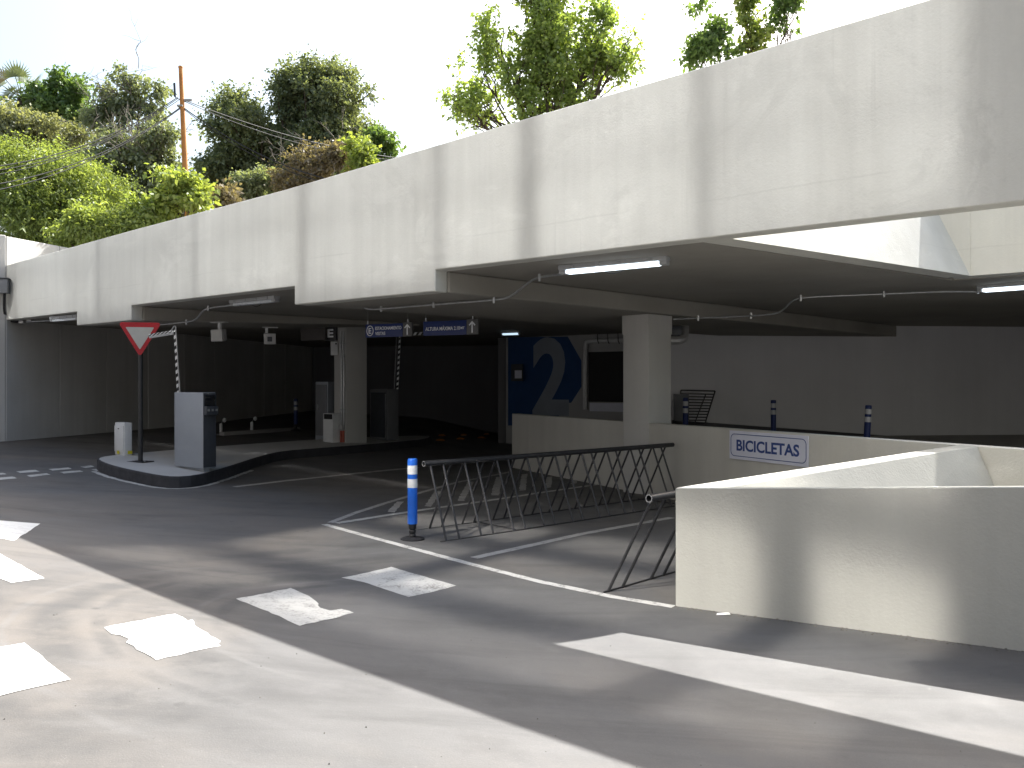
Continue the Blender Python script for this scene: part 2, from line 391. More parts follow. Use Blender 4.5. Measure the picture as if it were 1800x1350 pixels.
Ps = tu(P[0] - .26, U0); Qs = tu(*Q) + wnl * .25 + NF * .25
slab = MB(); pl = [tu(-40, U0), Ps, Qs, tu(12, Q[1] + .25), tu(12, 26), tu(-40, 26)]
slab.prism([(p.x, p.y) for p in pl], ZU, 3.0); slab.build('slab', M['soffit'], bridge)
def beam(t0, t1, z0, z1, u1, name='beam', u0=U0, ze=None):
    b = MB(); k = .137 / .988
    pl = [tu(t0 + (u - UF) * k, u) for u in (u0, u1)] + [tu(t1 + (u - UF) * k, u) for u in (u1, u0)]
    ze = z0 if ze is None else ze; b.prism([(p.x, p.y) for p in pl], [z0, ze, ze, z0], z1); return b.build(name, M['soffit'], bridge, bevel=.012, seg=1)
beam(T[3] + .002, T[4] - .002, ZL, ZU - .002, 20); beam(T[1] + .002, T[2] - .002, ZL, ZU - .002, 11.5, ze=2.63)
# light well: sloping upstand on the left, upstand at the back
wl = MB(); a = tu(P[0], U0 + .004); b = tu(*Q); H = 1.5; k = math.tan(R(23)) * H; up3 = Vector((0, 0, ZU + .002)); up4 = Vector((0, 0, ZU + H))
al = tu(P[0] - .255, U0 + .004)
wl.add([a + up3, b + up3, b + wnl * k + up4, a + wnl * k + up4, al + up3, b + wnl * .247 + up3, b + wnl * (k + .2) + up4, a + wnl * (k + .2) + up4],
       [(0, 1, 2, 3), (7, 6, 5, 4), (3, 2, 6, 7), (4, 5, 1, 0), (1, 5, 6, 2), (0, 3, 7, 4)])
wl.build('well_upstand', M['fascia'], bridge)
b = MB()
b.prism([(p.x, p.y) for p in (tu(Q[0] + .004, Q[1]), tu(12, Q[1]), tu(12, Q[1] + .247), tu(Q[0] - .2, Q[1] + .247))], ZU + .002, 3.75)
b.prism([(p.x, p.y) for p in (tu(Q[0] - 1.2, Q[1]), tu(Q[0] + .001, Q[1]), tu(Q[0] + .001, Q[1] + .247), tu(Q[0] - 1.2, Q[1] + .247))], 3.003, 3.75)
b.prism([(p.x, p.y) for p in (tu(Q[0] - .19, Q[1] + .001), tu(Q[0] + .001, Q[1] + .001), tu(Q[0] + .001, Q[1] + .24), tu(Q[0] - .19, Q[1] + .24))], ZU + .004, 3.0025)
b.build('well_back_wall', M['fascia'], bridge)
adopt(bridge)

# planted ground behind, on top of the garage
M['soil'] = flat('soil', (.09, .075, .05), .95, 0, .3, 2, .1, .4)
up = MB(); 
tv = [-60, -30, -17.5, -10, -2, 12, 30, 70]; uv = [10.42, 14, 20, 26, 40, 70, 120]
vv = [tu(t, u, 3.06 + .03 * max(0, u - 14) + .04 * max(0, -t - 12)) for u in uv for t in tv]; nt_ = len(tv)
upper = mesh('upper_ground', vv, [(j * nt_ + i, j * nt_ + i + 1, (j + 1) * nt_ + i + 1, (j + 1) * nt_ + i) for j in range(len(uv) - 1) for i in range(nt_ - 1)], M['soil']); struct(upper)

# ------------------------------------------------------------------ columns
def column(c, w, v, z0, z1, label):
    c = Vector((c[0], c[1], 0)); a = Vector((-.69, .72, 0)).normalized(); d = Vector((.72, .69, 0)).normalized()
    t = thing('concrete_column', label, 'column', (c.x, c.y, z0), 'columns under the bridge')
    m = MB(); m.prism([(p.x, p.y) for p in (c, c + d * v, c + d * v + a * w, c + a * w)], z0 - .05, z1); m.build('shaft', M['column'], t, bevel=.02)
    return t
colC = column((1.845, 11.2), .44, .524, 0, 2.447, 'square concrete column rising through the low wall beside the bicycle rack')
m = MB(); a_ = Vector((-.69, .72, 0)).normalized(); d_ = Vector((.72, .69, 0)).normalized(); c_ = Vector((1.845, 11.2, 0)) - a_ * .006 - d_ * .006
m.prism([(p.x, p.y) for p in (c_, c_ + d_ * .536, c_ + d_ * .536 + a_ * .452, c_ + a_ * .452)], 2.19, 2.447)
m.build('rough_collar', M['raw'], colC); adopt(colC)
colE = column((-3.206, 16.0), .43, .483, .34, 2.63, 'grey concrete column on the traffic island carrying two conduits'); adopt(colE)

# ------------------------------------------------------------------ low wall with the sign
BA = Vector((0, 14.85, 0)); BB = Vector((4.15, 6.70, 0)); bd = (BB - BA).normalized(); bn = Vector((-bd.y, bd.x, 0))
if bn.x < 0: bn = -bn
lw = MB(); e = BA + bd * 12.5
lw.prism([(p.x, p.y) for p in (BA, e, e + bn * .16, BA + bn * .16)], -.05, .97)
tag(lw.build('low_wall', M['wall'], None, bevel=.01), 'long beige low wall running from the dark garage to the right behind the bicycle racks', 'wall')
# ------------------------------------------------------------------ triangular light-well parapet
A = Vector((1.10, 5.60, 0)); d1 = Vector((.881, -.473, 0)).normalized(); n1 = Vector((.473, .881, 0)).normalized()
E2 = Vector((3.90, 7.19, 0)); d2 = (E2 - A).normalized(); n2 = Vector((d2.y, -d2.x, 0)); L2 = (E2 - A).length - .02
t1 = .13; t2 = .15
Bp = A + d1 * 6.5; Ai_dir = None
# inner corner: where the two inset lines cross
def cross2(p, d, q, e):
    k = ((q.x - p.x) * e.y - (q.y - p.y) * e.x) / (d.x * e.y - d.y * e.x); return p + d * k
Ai = cross2(A + n1 * t1, d1, A + n2 * t2, d2); Bi = Bp + n1 * t1; Eo = A + d2 * L2; Ei = Eo + n2 * t2
ht = .80; hB = .80 + .0625 * 6.5; hE = .975
bat = math.tan(R(26)); Z = lambda p, z: Vector((p.x, p.y, z))
Aib = Ai + n2 * .0 + d1 * .9; Eib = Ei + n2 * (hE * bat)
Aib = cross2(A + n1 * t1, d1, Eib, d2)
v = [Z(A, -.05), Z(Bp, -.05), Z(Bi, -.05), Z(Aib, -.05), Z(Eib, -.05), Z(Eo, -.05), Z(A, ht), Z(Bp, hB), Z(Bi, hB), Z(Ai, ht), Z(Ei, hE), Z(Eo, hE)]
pw = mesh('light_well_parapet', v, [(0, 1, 7, 6), (1, 2, 8, 7), (2, 3, 9, 8), (3, 4, 10, 9), (4, 5, 11, 10), (5, 0, 6, 11), (6, 7, 8, 9), (6, 9, 10, 11)], M['parapet'])
bm = bmesh.new(); bm.from_mesh(pw.data); bmesh.ops.recalc_face_normals(bm, faces=bm.faces)
bmesh.ops.triangulate(bm, faces=bm.faces)
es = [e_ for e_ in bm.edges if len(e_.link_faces) == 2 and e_.calc_face_angle(0) > R(30)]; bmesh.ops.bevel(bm, geom=es, offset=.008, segments=1, affect='EDGES'); bm.to_mesh(pw.data); bm.free()
tag(pw, 'pale beige parapet of the light well with a sharp corner in the right foreground', 'wall')
# ------------------------------------------------------------------ retaining wall on the left
rw = [Vector((-14.5, 8.5, 0)), Vector((-11.5, 13.0, 0)), Vector((-9.25, 15.15, 0)), Vector((-7.7, 19.5, 0)), Vector((-6.2, 27, 0))]
ret = thing('retaining_wall', 'tall stained grey concrete retaining wall at the left end of the bridge', 'wall', (rw[2].x, rw[2].y, gz(rw[2].x, rw[2].y)))
tops = [4.5, 4.32, 4.20, 4.2, 4.2]
for i in range(4):
    a, b = rw[i], rw[i + 1]; d = (b - a); nn = Vector((-d.y, d.x, 0)).normalized(); L = d.length; m_ = max(1, round(L / 1.22))
    for k in range(m_):                                    # cast panels with open joints
        p = a.lerp(b, k / m_ + .0011); q = a.lerp(b, (k + 1) / m_ - .0011); off = rng.uniform(-.006, .006)
        p, q = p + nn * off, q + nn * off; z1 = tops[i] + (tops[i + 1] - tops[i]) * (k + .5) / m_
        w = MB(); w.prism([(s.x, s.y) for s in (p, q, q + nn * .3, p + nn * .3)], -.1, z1); w.build('panel', M['raw'], ret, bevel=.01, seg=1)
    w = MB(); o_ = nn * .05; w.prism([(s.x, s.y) for s in (a + o_, b + o_, b + nn * .28, a + nn * .28)], -.1, min(tops[i], tops[i + 1]) - .03); w.build('core', M['raw'], ret)
adopt(ret)
# ------------------------------------------------------------------ garage walls
def wall(name, pts, z0, z1, th, mat, label):
    w = MB()
    for a, b in zip(pts[:-1], pts[1:]):
        a = Vector((*a, 0)); b = Vector((*b, 0)); d = b - a; nn = Vector((-d.y, d.x, 0)).normalized()
        if nn.dot((a + b) / 2) < 0: nn = -nn
        w.prism([(s.x, s.y) for s in (a, b, b + nn * th, a + nn * th)], z0, z1)
    return tag(w.build(name, mat), label, 'wall')
wall('garage_side_wall', [(3.1, 16.2), (13.5, 17.2)], 0, ZU - .003, .2, M['grey_wall'], 'plain grey rendered garage wall behind the low wall and blue bollards')
wall('garage_end_return', [(tu(11.5, 10.5).x, tu(11.5, 10.5).y), (tu(11.5, 25).x, tu(11.5, 25).y)], 0, ZU - .004, .2, M['grey_wall'], 'garage wall closing the bay beyond the right edge of the photo')
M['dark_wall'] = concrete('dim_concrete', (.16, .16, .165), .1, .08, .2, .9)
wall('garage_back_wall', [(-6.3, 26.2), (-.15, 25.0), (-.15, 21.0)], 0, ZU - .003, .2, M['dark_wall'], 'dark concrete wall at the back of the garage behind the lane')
M['white_wall'] = concrete('white_paint_wall', (.42, .42, .42), .05, .05, .1, .8)
wall('painted_back_wall', [(-.15, 20.9), (3.35, 18.6), (3.12, 16.4)], 0, ZU - .003, .2, M['white_wall'], 'white painted back wall of the garage carrying the blue number mural')
# outer enclosure
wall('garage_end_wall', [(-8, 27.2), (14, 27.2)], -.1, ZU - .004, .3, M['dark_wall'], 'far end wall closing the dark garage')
# dark plinth along the side wall
pk = MB(); a = Vector((3.12, 16.2, 0)); b = Vector((8.0, 16.67, 0)); nn = Vector((.096, -.995, 0))
pk.prism([(s.x, s.y) for s in (a + nn * .004, b + nn * .004, b + nn * .25, a + nn * .25)], 0, [.80, .43, .43, .80])
tag(pk.build('wall_plinth', M['kerb'], None, bevel=.015), 'dark blue-black plinth along the foot of the grey garage wall', 'plinth')

# ------------------------------------------------------------------ glazed office block across the road (its panes throw the sun back at the bridge)
def glass_mat(c=.24, b_=1.05):
    g = NG('reflective_glass'); g.col((c, c * (1 + (b_ - 1) * .4), c * b_)); g.set(metallic=1.0, roughness=GLR); return g.m
GLR = .058
M['glass'] = glass_mat()
M['mullion'] = flat('dark_mullion', (.09, .09, .10), .6, 0, .05)
M['office'] = concrete('office_concrete', (.10, .10, .105), .05, .03, .05)
UO = -6.0; GLS = [glass_mat(.205), glass_mat(.168), glass_mat(.142), glass_mat(.42, .93)]
off_b = thing('office_building', 'tall glazed office building across the road behind the camera', 'building', tu(-4, UO - 6, 0))
m = MB(); m.prism([(p.x, p.y) for p in (tu(-20.5, UO - .12), tu(8, UO - .12), tu(8, UO - 14), tu(-20.5, UO - 14))], 0, 36); m.build('body', M['office'], off_b)
KZ = 1.0 / .948
def zf(u): return (u - UO) * KZ                           # height on the glass that answers a ground strip at u
def tf(t): return t - .12
bands = [(zf(3.2), zf(3.88)), (zf(4.38), zf(5.70)), (zf(6.18), zf(6.9))]         # lower window bands
upper_b = [(zf(UF) + 2.58, zf(UF) + 3.4), (zf(UF) + 3.47, zf(UF) + 4.6)]                              # upper window bands
cols_l = [(-6.75, -4.85), (-4.5, -2.05), (-1.72, -1.0), (1.4, 3.6), (3.8, 6)]
cols_u = [(-19, -16.3), (-16.22, -13.2), (-13.1, -10.4), (-10.32, -8.1), (-7.98, -5.9), (-5.76, -4.80), (-4.58, -3.0), (-2.86, -1.05), (1.4, 3.6), (3.8, 6)]
for bs, cs in ((bands, cols_l), (upper_b, cols_u)):
    for z0, z1 in bs:
        for t0, t1 in cs:
            w = MB(); w.box(tu(tf((t0 + t1) / 2), UO - .03, (z0 + z1) / 2), t1 - t0, .06, z1 - z0, DF); w.build('window_pane', GLS[(2, 1, 2, 1, 1, 0, 0, 1, 2, 1)[cs.index((t0, t1))] if bs is upper_b else 3], off_b)
adopt(off_b)
# ------------------------------------------------------------------ small materials
M['blue_plastic'] = flat('blue_plastic', (.008, .115, .56), .38, 0, .08, 12, .5)
M['white_band'] = flat('white_band', (.72, .73, .74), .35, 0, .05, 20, .5)
M['black_rubber'] = flat('black_rubber', (.018, .018, .02), .7, 0, .2, 20, .3)
M['black_steel'] = flat('black_steel', (.022, .022, .024), .45, 0, .25, 14, .5, .2)
M['steel'] = flat('galvanised_steel', (.42, .43, .44), .38, .8, .15, 20, .5)
M['pipe_grey'] = flat('grey_conduit', (.40, .40, .40), .45, .35, .1, 15)
M['red'] = flat('sign_red', (.42, .012, .022), .45, 0, .08, 6)
M['sign_white'] = flat('sign_white', (.46, .46, .44), .45, 0, .06, 6)
M['machine'] = flat('machine_grey', (.31, .335, .37), .42, .1, .04, 3, .5)
M['machine_dark'] = flat('machine_dark', (.045, .05, .06), .4, 0, .1, 8)
M['screen'] = flat('dark_screen', (.012, .013, .016), .12, 0, .05, 4, .5)
M['white_box'] = flat('white_cabinet', (.66, .67, .67), .45, 0, .05, 9)
M['yellow'] = flat('yellow_sticker', (.62, .55, .03), .5)
M['cab_grey'] = flat('cabinet_grey', (.17, .175, .185), .45, .1, .06, 6)
M['sign_blue'] = flat('sign_blue', (.010, .028, .14), .4, 0, .05, 6)
M['arrow_grey'] = flat('arrow_panel', (.11, .11, .11), .5)
M['letter'] = flat('letter_white', (.78, .80, .82), .5, 0, .03)
M['letter_blue'] = flat('letter_blue', (.03, .065, .24), .45, 0, .05)
M['panel_white'] = flat('panel_white', (.68, .70, .80), .4, 0, .03, 5)
M['brown_panel'] = flat('brown_panel', (.055, .048, .045), .6)
M['redpipe'] = flat('red_conduit', (.36, .08, .05), .5)
M['orange'] = flat('orange_plastic', (.34, .13, .02), .45, 0, .2, 20)
M['rust_pole'] = flat('orange_painted_pole', (.46, .20, .06), .6, 0, .18, 3, .3, .2)
M['cable'] = flat('cable_black', (.02, .02, .022), .6)
M['mural_blue'] = flat('mural_blue', (.015, .06, .18), .7, 0, .08, 2)
M['mural_white'] = flat('mural_white', (.26, .29, .34), .7, 0, .06, 3)
M['void'] = flat('dark_doorway', (.012, .012, .013), .6)
M['lamp'] = emit('lit_tube', (.78, .90, 1.0), 1.1); M['lamp_mid'] = emit('far_tube', (.62, .82, 1.0), .40); M['lamp_dim'] = emit('dim_tube', (.70, .85, 1.0), .30)
M['lamp_off'] = flat('unlit_diffuser', (.62, .66, .70), .3, 0, .03)
M['clear'] = flat('fixture_housing', (.38, .39, .40), .35, 0, .05)

def text_mesh(s, size, bold=0.0, depth=.002, spacing=1.0):
    cu = bpy.data.curves.new('lettering', 'FONT'); cu.body = s; cu.size = size; cu.align_x = 'CENTER'; cu.align_y = 'CENTER'; cu.offset = bold; cu.extrude = depth; cu.resolution_u = 4
    cu.space_character = spacing
    ob = bpy.data.objects.new('lettering', cu); C.objects.link(ob); bpy.context.view_layer.update()
    me = bpy.data.meshes.new_from_object(ob.evaluated_get(bpy.context.evaluated_depsgraph_get())); bpy.data.objects.remove(ob); bpy.data.curves.remove(cu)
    xs_ = [v.co.x for v in me.vertices]; ys_ = [v.co.y for v in me.vertices]
    me['w'] = max(xs_) - min(xs_); cx = (max(xs_) + min(xs_)) / 2; cy2 = (max(ys_) + min(ys_)) / 2
    me['h'] = max(ys_) - min(ys_)
    for v in me.vertices: v.co.x -= cx; v.co.y -= cy2
    return me
def lettering(s, c, right, up, w, h, mat, parent, name='lettering', bold=0.0, depth=.002):
    """letters fitted into a w by h rectangle centred on c"""
    me = text_mesh(s, 1.0, bold, .02); sx = w / me['w']; sy = h / me['h']
    r = Vector(right).normalized(); u = Vector(up).normalized(); n_ = r.cross(u); c = Vector(c)
    for v in me.vertices: v.co = c + r * (v.co.x * sx) + u * (v.co.y * sy) + n_ * (v.co.z / .02 * depth)
    me.name = name; return link(name, me, mat, parent)
def polyplate(pts2, c, right, up, th, name, mat, parent, bevel=0.0):
    r = Vector(right).normalized(); u = Vector(up).normalized(); n_ = r.cross(u); c = Vector(c); k = len(pts2)
    v = [c + r * x + u * y + n_ * (th / 2) for x, y in pts2] + [c + r * x + u * y - n_ * (th / 2) for x, y in pts2]
    m = MB(); m.add(v, [tuple(range(k)), tuple(range(k, 2 * k))[::-1]] + [(i, k + i, k + (i + 1) % k, (i + 1) % k) for i in range(k)])
    return m.build(name, mat, parent, bevel=bevel, seg=1)
def rrect(w, h, r, n=5):
    o = []
    for cx, cy2, a0 in ((w / 2 - r, h / 2 - r, 0), (-w / 2 + r, h / 2 - r, 90), (-w / 2 + r, -h / 2 + r, 180), (w / 2 - r, -h / 2 + r, 270)):
        for i in range(n + 1): a = R(a0 + 90 * i / n); o.append((cx + r * math.cos(a), cy2 + r * math.sin(a)))
    return o
def ring_plate(outer, inner, c, right, up, th, name, mat, parent):
    r = Vector(right).normalized(); u = Vector(up).normalized(); n_ = r.cross(u); c = Vector(c); k = len(outer)
    f = lambda q, z: c + r * q[0] + u * q[1] + n_ * z
    v = [f(q, th) for q in outer] + [f(q, th) for q in inner] + [f(q, 0) for q in outer] + [f(q, 0) for q in inner]
    fc = []
    for i in range(k):
        j = (i + 1) % k; fc += [(i, j, k + j, k + i), (i, 2 * k + i, 2 * k + j, j), (k + i, k + j, 3 * k + j, 3 * k + i)]
    m = MB(); m.add(v, fc); return m.build(name, mat, parent)
def arrow(c, right, up, s, mat, parent):
    p = [(-.06, -.5), (.06, -.5), (.06, .27), (.24, .09), (.32, .17), (0, .5), (-.32, .17), (-.24, .09), (-.06, .27)]
    return polyplate([(x * s, y * s) for x, y in p], c, right, up, .004, 'arrow', mat, parent)

# ------------------------------------------------------------------ bollards
M['shaded_blue_plastic'] = flat('shaded_blue_plastic', (.008, .022, .11), .5, 0, .1, 12, .4)  # darker copy of the blue plastic, garage shade put into the colour
M['shaded_white_band'] = flat('shaded_band', (.42, .43, .45), .45, 0, .08, 20, .4)  # white band copy, likewise darkened for the shade
def bollard(base, label, h=.78, lean=(0, 0), shaded=False):
    BL, WB_ = (M['shaded_blue_plastic'], M['shaded_white_band']) if shaded else (M['blue_plastic'], M['white_band'])
    t = thing('delineator_bollard', label, 'bollard', base, 'blue and white plastic bollards'); k = h / .78; r = .047
    def part(nm, prof, mat, n=22):
        m = MB(); m.lathe((0, 0, 0), [(a, b * k) for a, b in prof], n); return m.build(nm, mat, t, smooth=True)
    part('base_plate', [(.115, .0), (.115, .010), (.095, .018), (.05, .024), (.03, .026)], M['black_rubber'])
    part('flexible_foot', [(.030, .026), (.034, .04), (.026, .055), (.034, .07), (.034, .085), (.026, .095), (.036, .105), (.040, .15), (.040, .158)], M['black_rubber'])
    part('post', [(.030, .15), (r, .152), (r, .50), (.030, .50)], BL)
    part('reflective_band', [(.04, .50), (r + .0008, .50), (r + .0008, .585), (.04, .585)], WB_)
    part('middle_band', [(.04, .585), (r, .585), (r, .63), (.04, .63)], BL)
    part('reflective_band', [(.04, .63), (r + .0008, .63), (r + .0008, .715), (.04, .715)], WB_)
    part('cap', [(.04, .715), (r, .715), (r, .765), (r - .006, .778), (r - .03, .78)], BL)
    t.rotation_euler = (lean[0], lean[1], 0)
    return t
b0 = gp(725, 948); bollard(b0, 'blue and white striped bollard standing in front of the bicycle rack', .775)

# ------------------------------------------------------------------ bicycle racks
def rack(start, dirv, length, first_f, first_r, step, pair, label, half=.33, rows='fr', z=.70):
    s = Vector((*start, 0)); d = Vector((*dirv, 0)).normalized(); nrm = Vector((d.y, -d.x, 0))
    t = thing('bicycle_rack', label, 'bicycle rack', s, 'bicycle racks')
    m = MB(); a = s + Vector((0, 0, z)); e = a + d * length
    ring = [(.030, .0)]                                     # open pipe end: outer and inner wall
    m.tube([a, e], .028, 14, False); m.tube([a, e], .022, 14, False)
    bm_ = len(m.v)
    for k in range(14):
        for base0 in (0,):
            i0, i1 = k, (k + 1) % 14; m.f.append((i0, 28 + i0, 28 + i1, i1)); m.f.append((14 + i0, 14 + i1, 42 + i1, 42 + i0))
    m.build('top_rail', M['black_steel'], t, smooth=True)
    m = MB()
    lip = []
    for r_ in (.0305, .0215):
        for k in range(14): lip.append(r_)
    up_ = Vector((0, 0, 1)); v = []
    for r_ in (.0283, .0218):
        for k in range(14):
            an = 2 * math.pi * k / 14; v.append(a - d * .0015 + (nrm * math.cos(an) + up_ * math.sin(an)) * r_)
    m.add(v, [(k, (k + 1) % 14, 14 + (k + 1) % 14, 14 + k) for k in range(14)]); m.build('cut_end', M['steel'], t)
    for side, first in ((1, first_f), (-1, first_r)):
        if side == 1 and 'f' not in rows: continue
        foot0 = s + nrm * (half * side); m = MB(); m.tube([foot0 + d * (-.04) + Vector((0, 0, .008)), foot0 + d * length + Vector((0, 0, .008))], .007, 6); m.build('base_rail', M['black_steel'], t)
        q = first
        while q < length - .04:
            for o_ in (0, pair):
                if q + o_ > length - .02: continue
                m = MB(); tp = s + d * (q + o_ + .02) + Vector((0, 0, z - .02)) + nrm * (.012 * side); ft = s + d * (q + o_ - .02) + nrm * (half * side) + Vector((0, 0, .006))
                m.tube([ft, tp], .0115, 8); m.build('bar', M['black_steel'], t, smooth=True)
            q += step
    if 'f' in rows:
        for q in (.9, length - .3):
            m = MB(); m.tube([s + d * q - nrm * half + Vector((0, 0, .02)), s + d * q + nrm * half + Vector((0, 0, .02))], .007, 6); m.build('floor_tie', M['black_steel'], t)
    adopt(t); return t
rack((-.862, 8.10), (.755, .656), 3.88, .05, .32, .425, .155, 'long black steel bicycle rack with crossing bars in front of the low wall', .33, 'fr', .72)
rack((.945, 5.72), (.70, .715), 2.6, 0, .03, .53, .17, 'short black bicycle rack partly hidden behind the pale parapet corner', .36, 'r', .71)

# ------------------------------------------------------------------ BICICLETAS sign on the low wall
def on_wall(px, py, off=.0):
    k = (px - 900) / FPX; o_ = BA - bn * off
    s_ = (k * o_.y - o_.x) / (bd.x - k * bd.y); p = o_ + bd * s_
    return Vector((p.x, p.y, CH - (py - 675) / FPX * p.y))
q = [on_wall(1283, 757, .012), on_wall(1421, 766, .012), on_wall(1421, 821, .012), on_wall(1284, 806, .012)]
zt = (q[0].z + q[1].z) / 2; zb = (q[2].z + q[3].z) / 2; ctr = (q[0] + q[1]) / 2; ctr.z = (zt + zb) / 2; w = (q[1] - q[0]).to_2d().length; h = zt - zb
rt = Vector((bd.x, bd.y, 0)); up = Vector((0, 0, 1))
sg = thing('bicycle_parking_sign', 'white sign reading BICICLETAS in blue with a rounded blue border on the low wall', 'sign', (ctr.x, ctr.y, zb))
polyplate([(-w / 2, -h / 2), (w / 2, -h / 2), (w / 2, h / 2), (-w / 2, h / 2)], ctr, rt, up, .012, 'panel', M['panel_white'], sg)
fc = ctr - bn * .0062
ring_plate(rrect(w * .965, h * .80, .06), rrect(w * .965 - .017, h * .80 - .017, .053), fc, rt, up, .001, 'border', M['letter_blue'], sg)
lettering('BICICLETAS', fc, rt, up, w * .80, h * .40, M['letter_blue'], sg, bold=.028, depth=.001)
adopt(sg)

# ------------------------------------------------------------------ give-way sign
b = gp(247, 812, KH); D = b.y
yt = thing('give_way_sign', 'red and white triangular give-way sign on a black post', 'road sign', b)
ztop = CH + 108 / FPX * D; zbot = CH + 47 / FPX * D; hw = 35.5 / FPX * D
m = MB(); m.box((b.x, b.y, b.z + .006), .30, .22, .012, (.9, -.3, 0)); m.build('base_plate', M['black_steel'], yt)
for i, j in ((-.11, -.07), (.11, -.07), (.11, .07), (-.11, .07)):
    m = MB(); m.lathe((b.x + i, b.y + j - .3 * i, b.z + .012), [(.011, 0), (.011, .012), (.005, .016)], 6); m.build('bolt', M['steel'], yt)
m = MB(); m.tube([(b.x, b.y, b.z), (b.x, b.y, ztop - .03)], .033, 14); m.build('post', M['black_steel'], yt, smooth=True)
def rtri(hw, zt, zb, r, n=5):
    import math as mm
    P_ = [Vector((-hw, zt)), Vector((hw, zt)), Vector((0, zb))]; o = []
    for i in range(3):
        p, a_, c2 = P_[i], P_[i - 1], P_[(i + 1) % 3]
        for k in range(n + 1):
            t_ = k / n; q1 = p + (a_ - p).normalized() * r; q2 = p + (c2 - p).normalized() * r; o.append(tuple(q1 * (1 - t_) ** 2 + p * 2 * t_ * (1 - t_) + q2 * t_ ** 2))
    return o[::-1]
fr_ = Vector((.97, .24, 0)).normalized(); cpos = Vector((b.x, b.y, 0)) + Vector((.24, -.97, 0)).normalized() * .042
hh = ztop - zbot
polyplate(rtri(hw, ztop, zbot, .07), cpos, fr_, up, .006, 'red_plate', M['red'], yt)
polyplate(rtri(hw * .66, ztop - hh * .14, zbot + hh * .215, .02), cpos + Vector((.24, -.97, 0)).normalized() * .0045, fr_, up, .003, 'white_field', M['sign_white'], yt)
adopt(yt)

# ------------------------------------------------------------------ boxes turned to the bridge grid
def fit_box(corner, pl_, pr_):
    """lengths along the two faces that meet in the near corner, from their outer edges in the photograph"""
    c = corner; kl = (pl_ - 900) / FPX; kr = (pr_ - 900) / FPX
    w_ = (c.x - kl * c.y) / (DF.x - kl * DF.y); v_ = (kr * c.y - c.x) / (NF.x - kr * NF.y)
    return w_, v_
def gbox(c, w_, v_, z0, z1, name, mat, parent, bevel=.008, grow=0.0):
    c = Vector((c.x, c.y, 0)); m = MB(); a_, d_ = -DF, NF
    pts = [c - a_ * grow - d_ * grow, c + d_ * (v_ + grow) - a_ * grow, c + d_ * (v_ + grow) + a_ * (w_ + grow), c + a_ * (w_ + grow) - d_ * grow]
    m.prism([(p.x, p.y) for p in pts], z0, z1); return m.build(name, mat, parent, bevel=bevel)
def zpx(py, D): return CH - (py - 675) / FPX * D
# ticket machine
c = gp(357, 831, KH); w_, v_ = fit_box(c, 306.5, 379)
tm = thing('ticket_machine', 'tall plain grey parking ticket machine at the front of the island', 'ticket machine', c)
gbox(c, w_ , v_, zpx(824, c.y), zpx(690, c.y), 'housing', M['machine'], tm, .006)
gbox(c - DF * .07 + NF * .05, w_ - .14, v_ - .1, c.z, zpx(824, c.y) - .001, 'plinth', M['machine'], tm, .004)
gbox(c - DF * -.012 + NF * .0, w_ * .0 + .01, v_, zpx(822, c.y), zpx(691, c.y), 'side_panel', M['machine_dark'], tm, .002)
s0 = c + DF * .014 + NF * (v_ * .5)
m = MB(); m.box((s0.x, s0.y, zpx(705, c.y)), v_ * .82, .012, .16, NF); m.build('screen', M['screen'], tm, bevel=.004)
m = MB(); m.box((s0.x + DF.x * .03, s0.y + DF.y * .03, zpx(722, c.y)), v_ * .95, .07, .12, NF); kp = m.build('keypad', M['machine_dark'], tm, bevel=.01)
for i in range(3):
    pp = s0 + DF * .068 + NF * ((i - 1) * .06); m = MB(); m.box((pp.x, pp.y, zpx(721, c.y)), .03, .008, .03, NF); m.build('button', M['steel'], kp)
adopt(tm)
# white cabinet by the sign
c = gp(218.5, 801.5, KH); w_, v_ = fit_box(c, 201.5, 232.5)
wb = thing('utility_cabinet', 'small white metal cabinet with yellow stickers behind the give-way sign', 'cabinet', c)
gbox(c, w_, v_, c.z, zpx(743, c.y), 'housing', M['white_box'], wb, .02)
gbox(c - DF * .02, w_ - .04, .012, c.z + .06, zpx(749, c.y), 'door', M['white_box'], wb, .003, .004).location = NF * -.008
p = c - DF * (w_ * .5) - NF * .014; m = MB(); m.lathe((p.x, p.y, zpx(754, c.y)), [(.012, -.006), (.016, 0), (.012, .006)], 10); m.build('lock', M['machine_dark'], wb)
for p, ax in ((c - DF * (w_ * .55) - NF * .0125, DF), (c + DF * .004 + NF * (v_ * .7), NF)):
    m = MB(); m.box((p.x, p.y, c.z + .05), .07, .004, .05, ax); m.build('sticker', M['yellow'], wb)
adopt(wb)
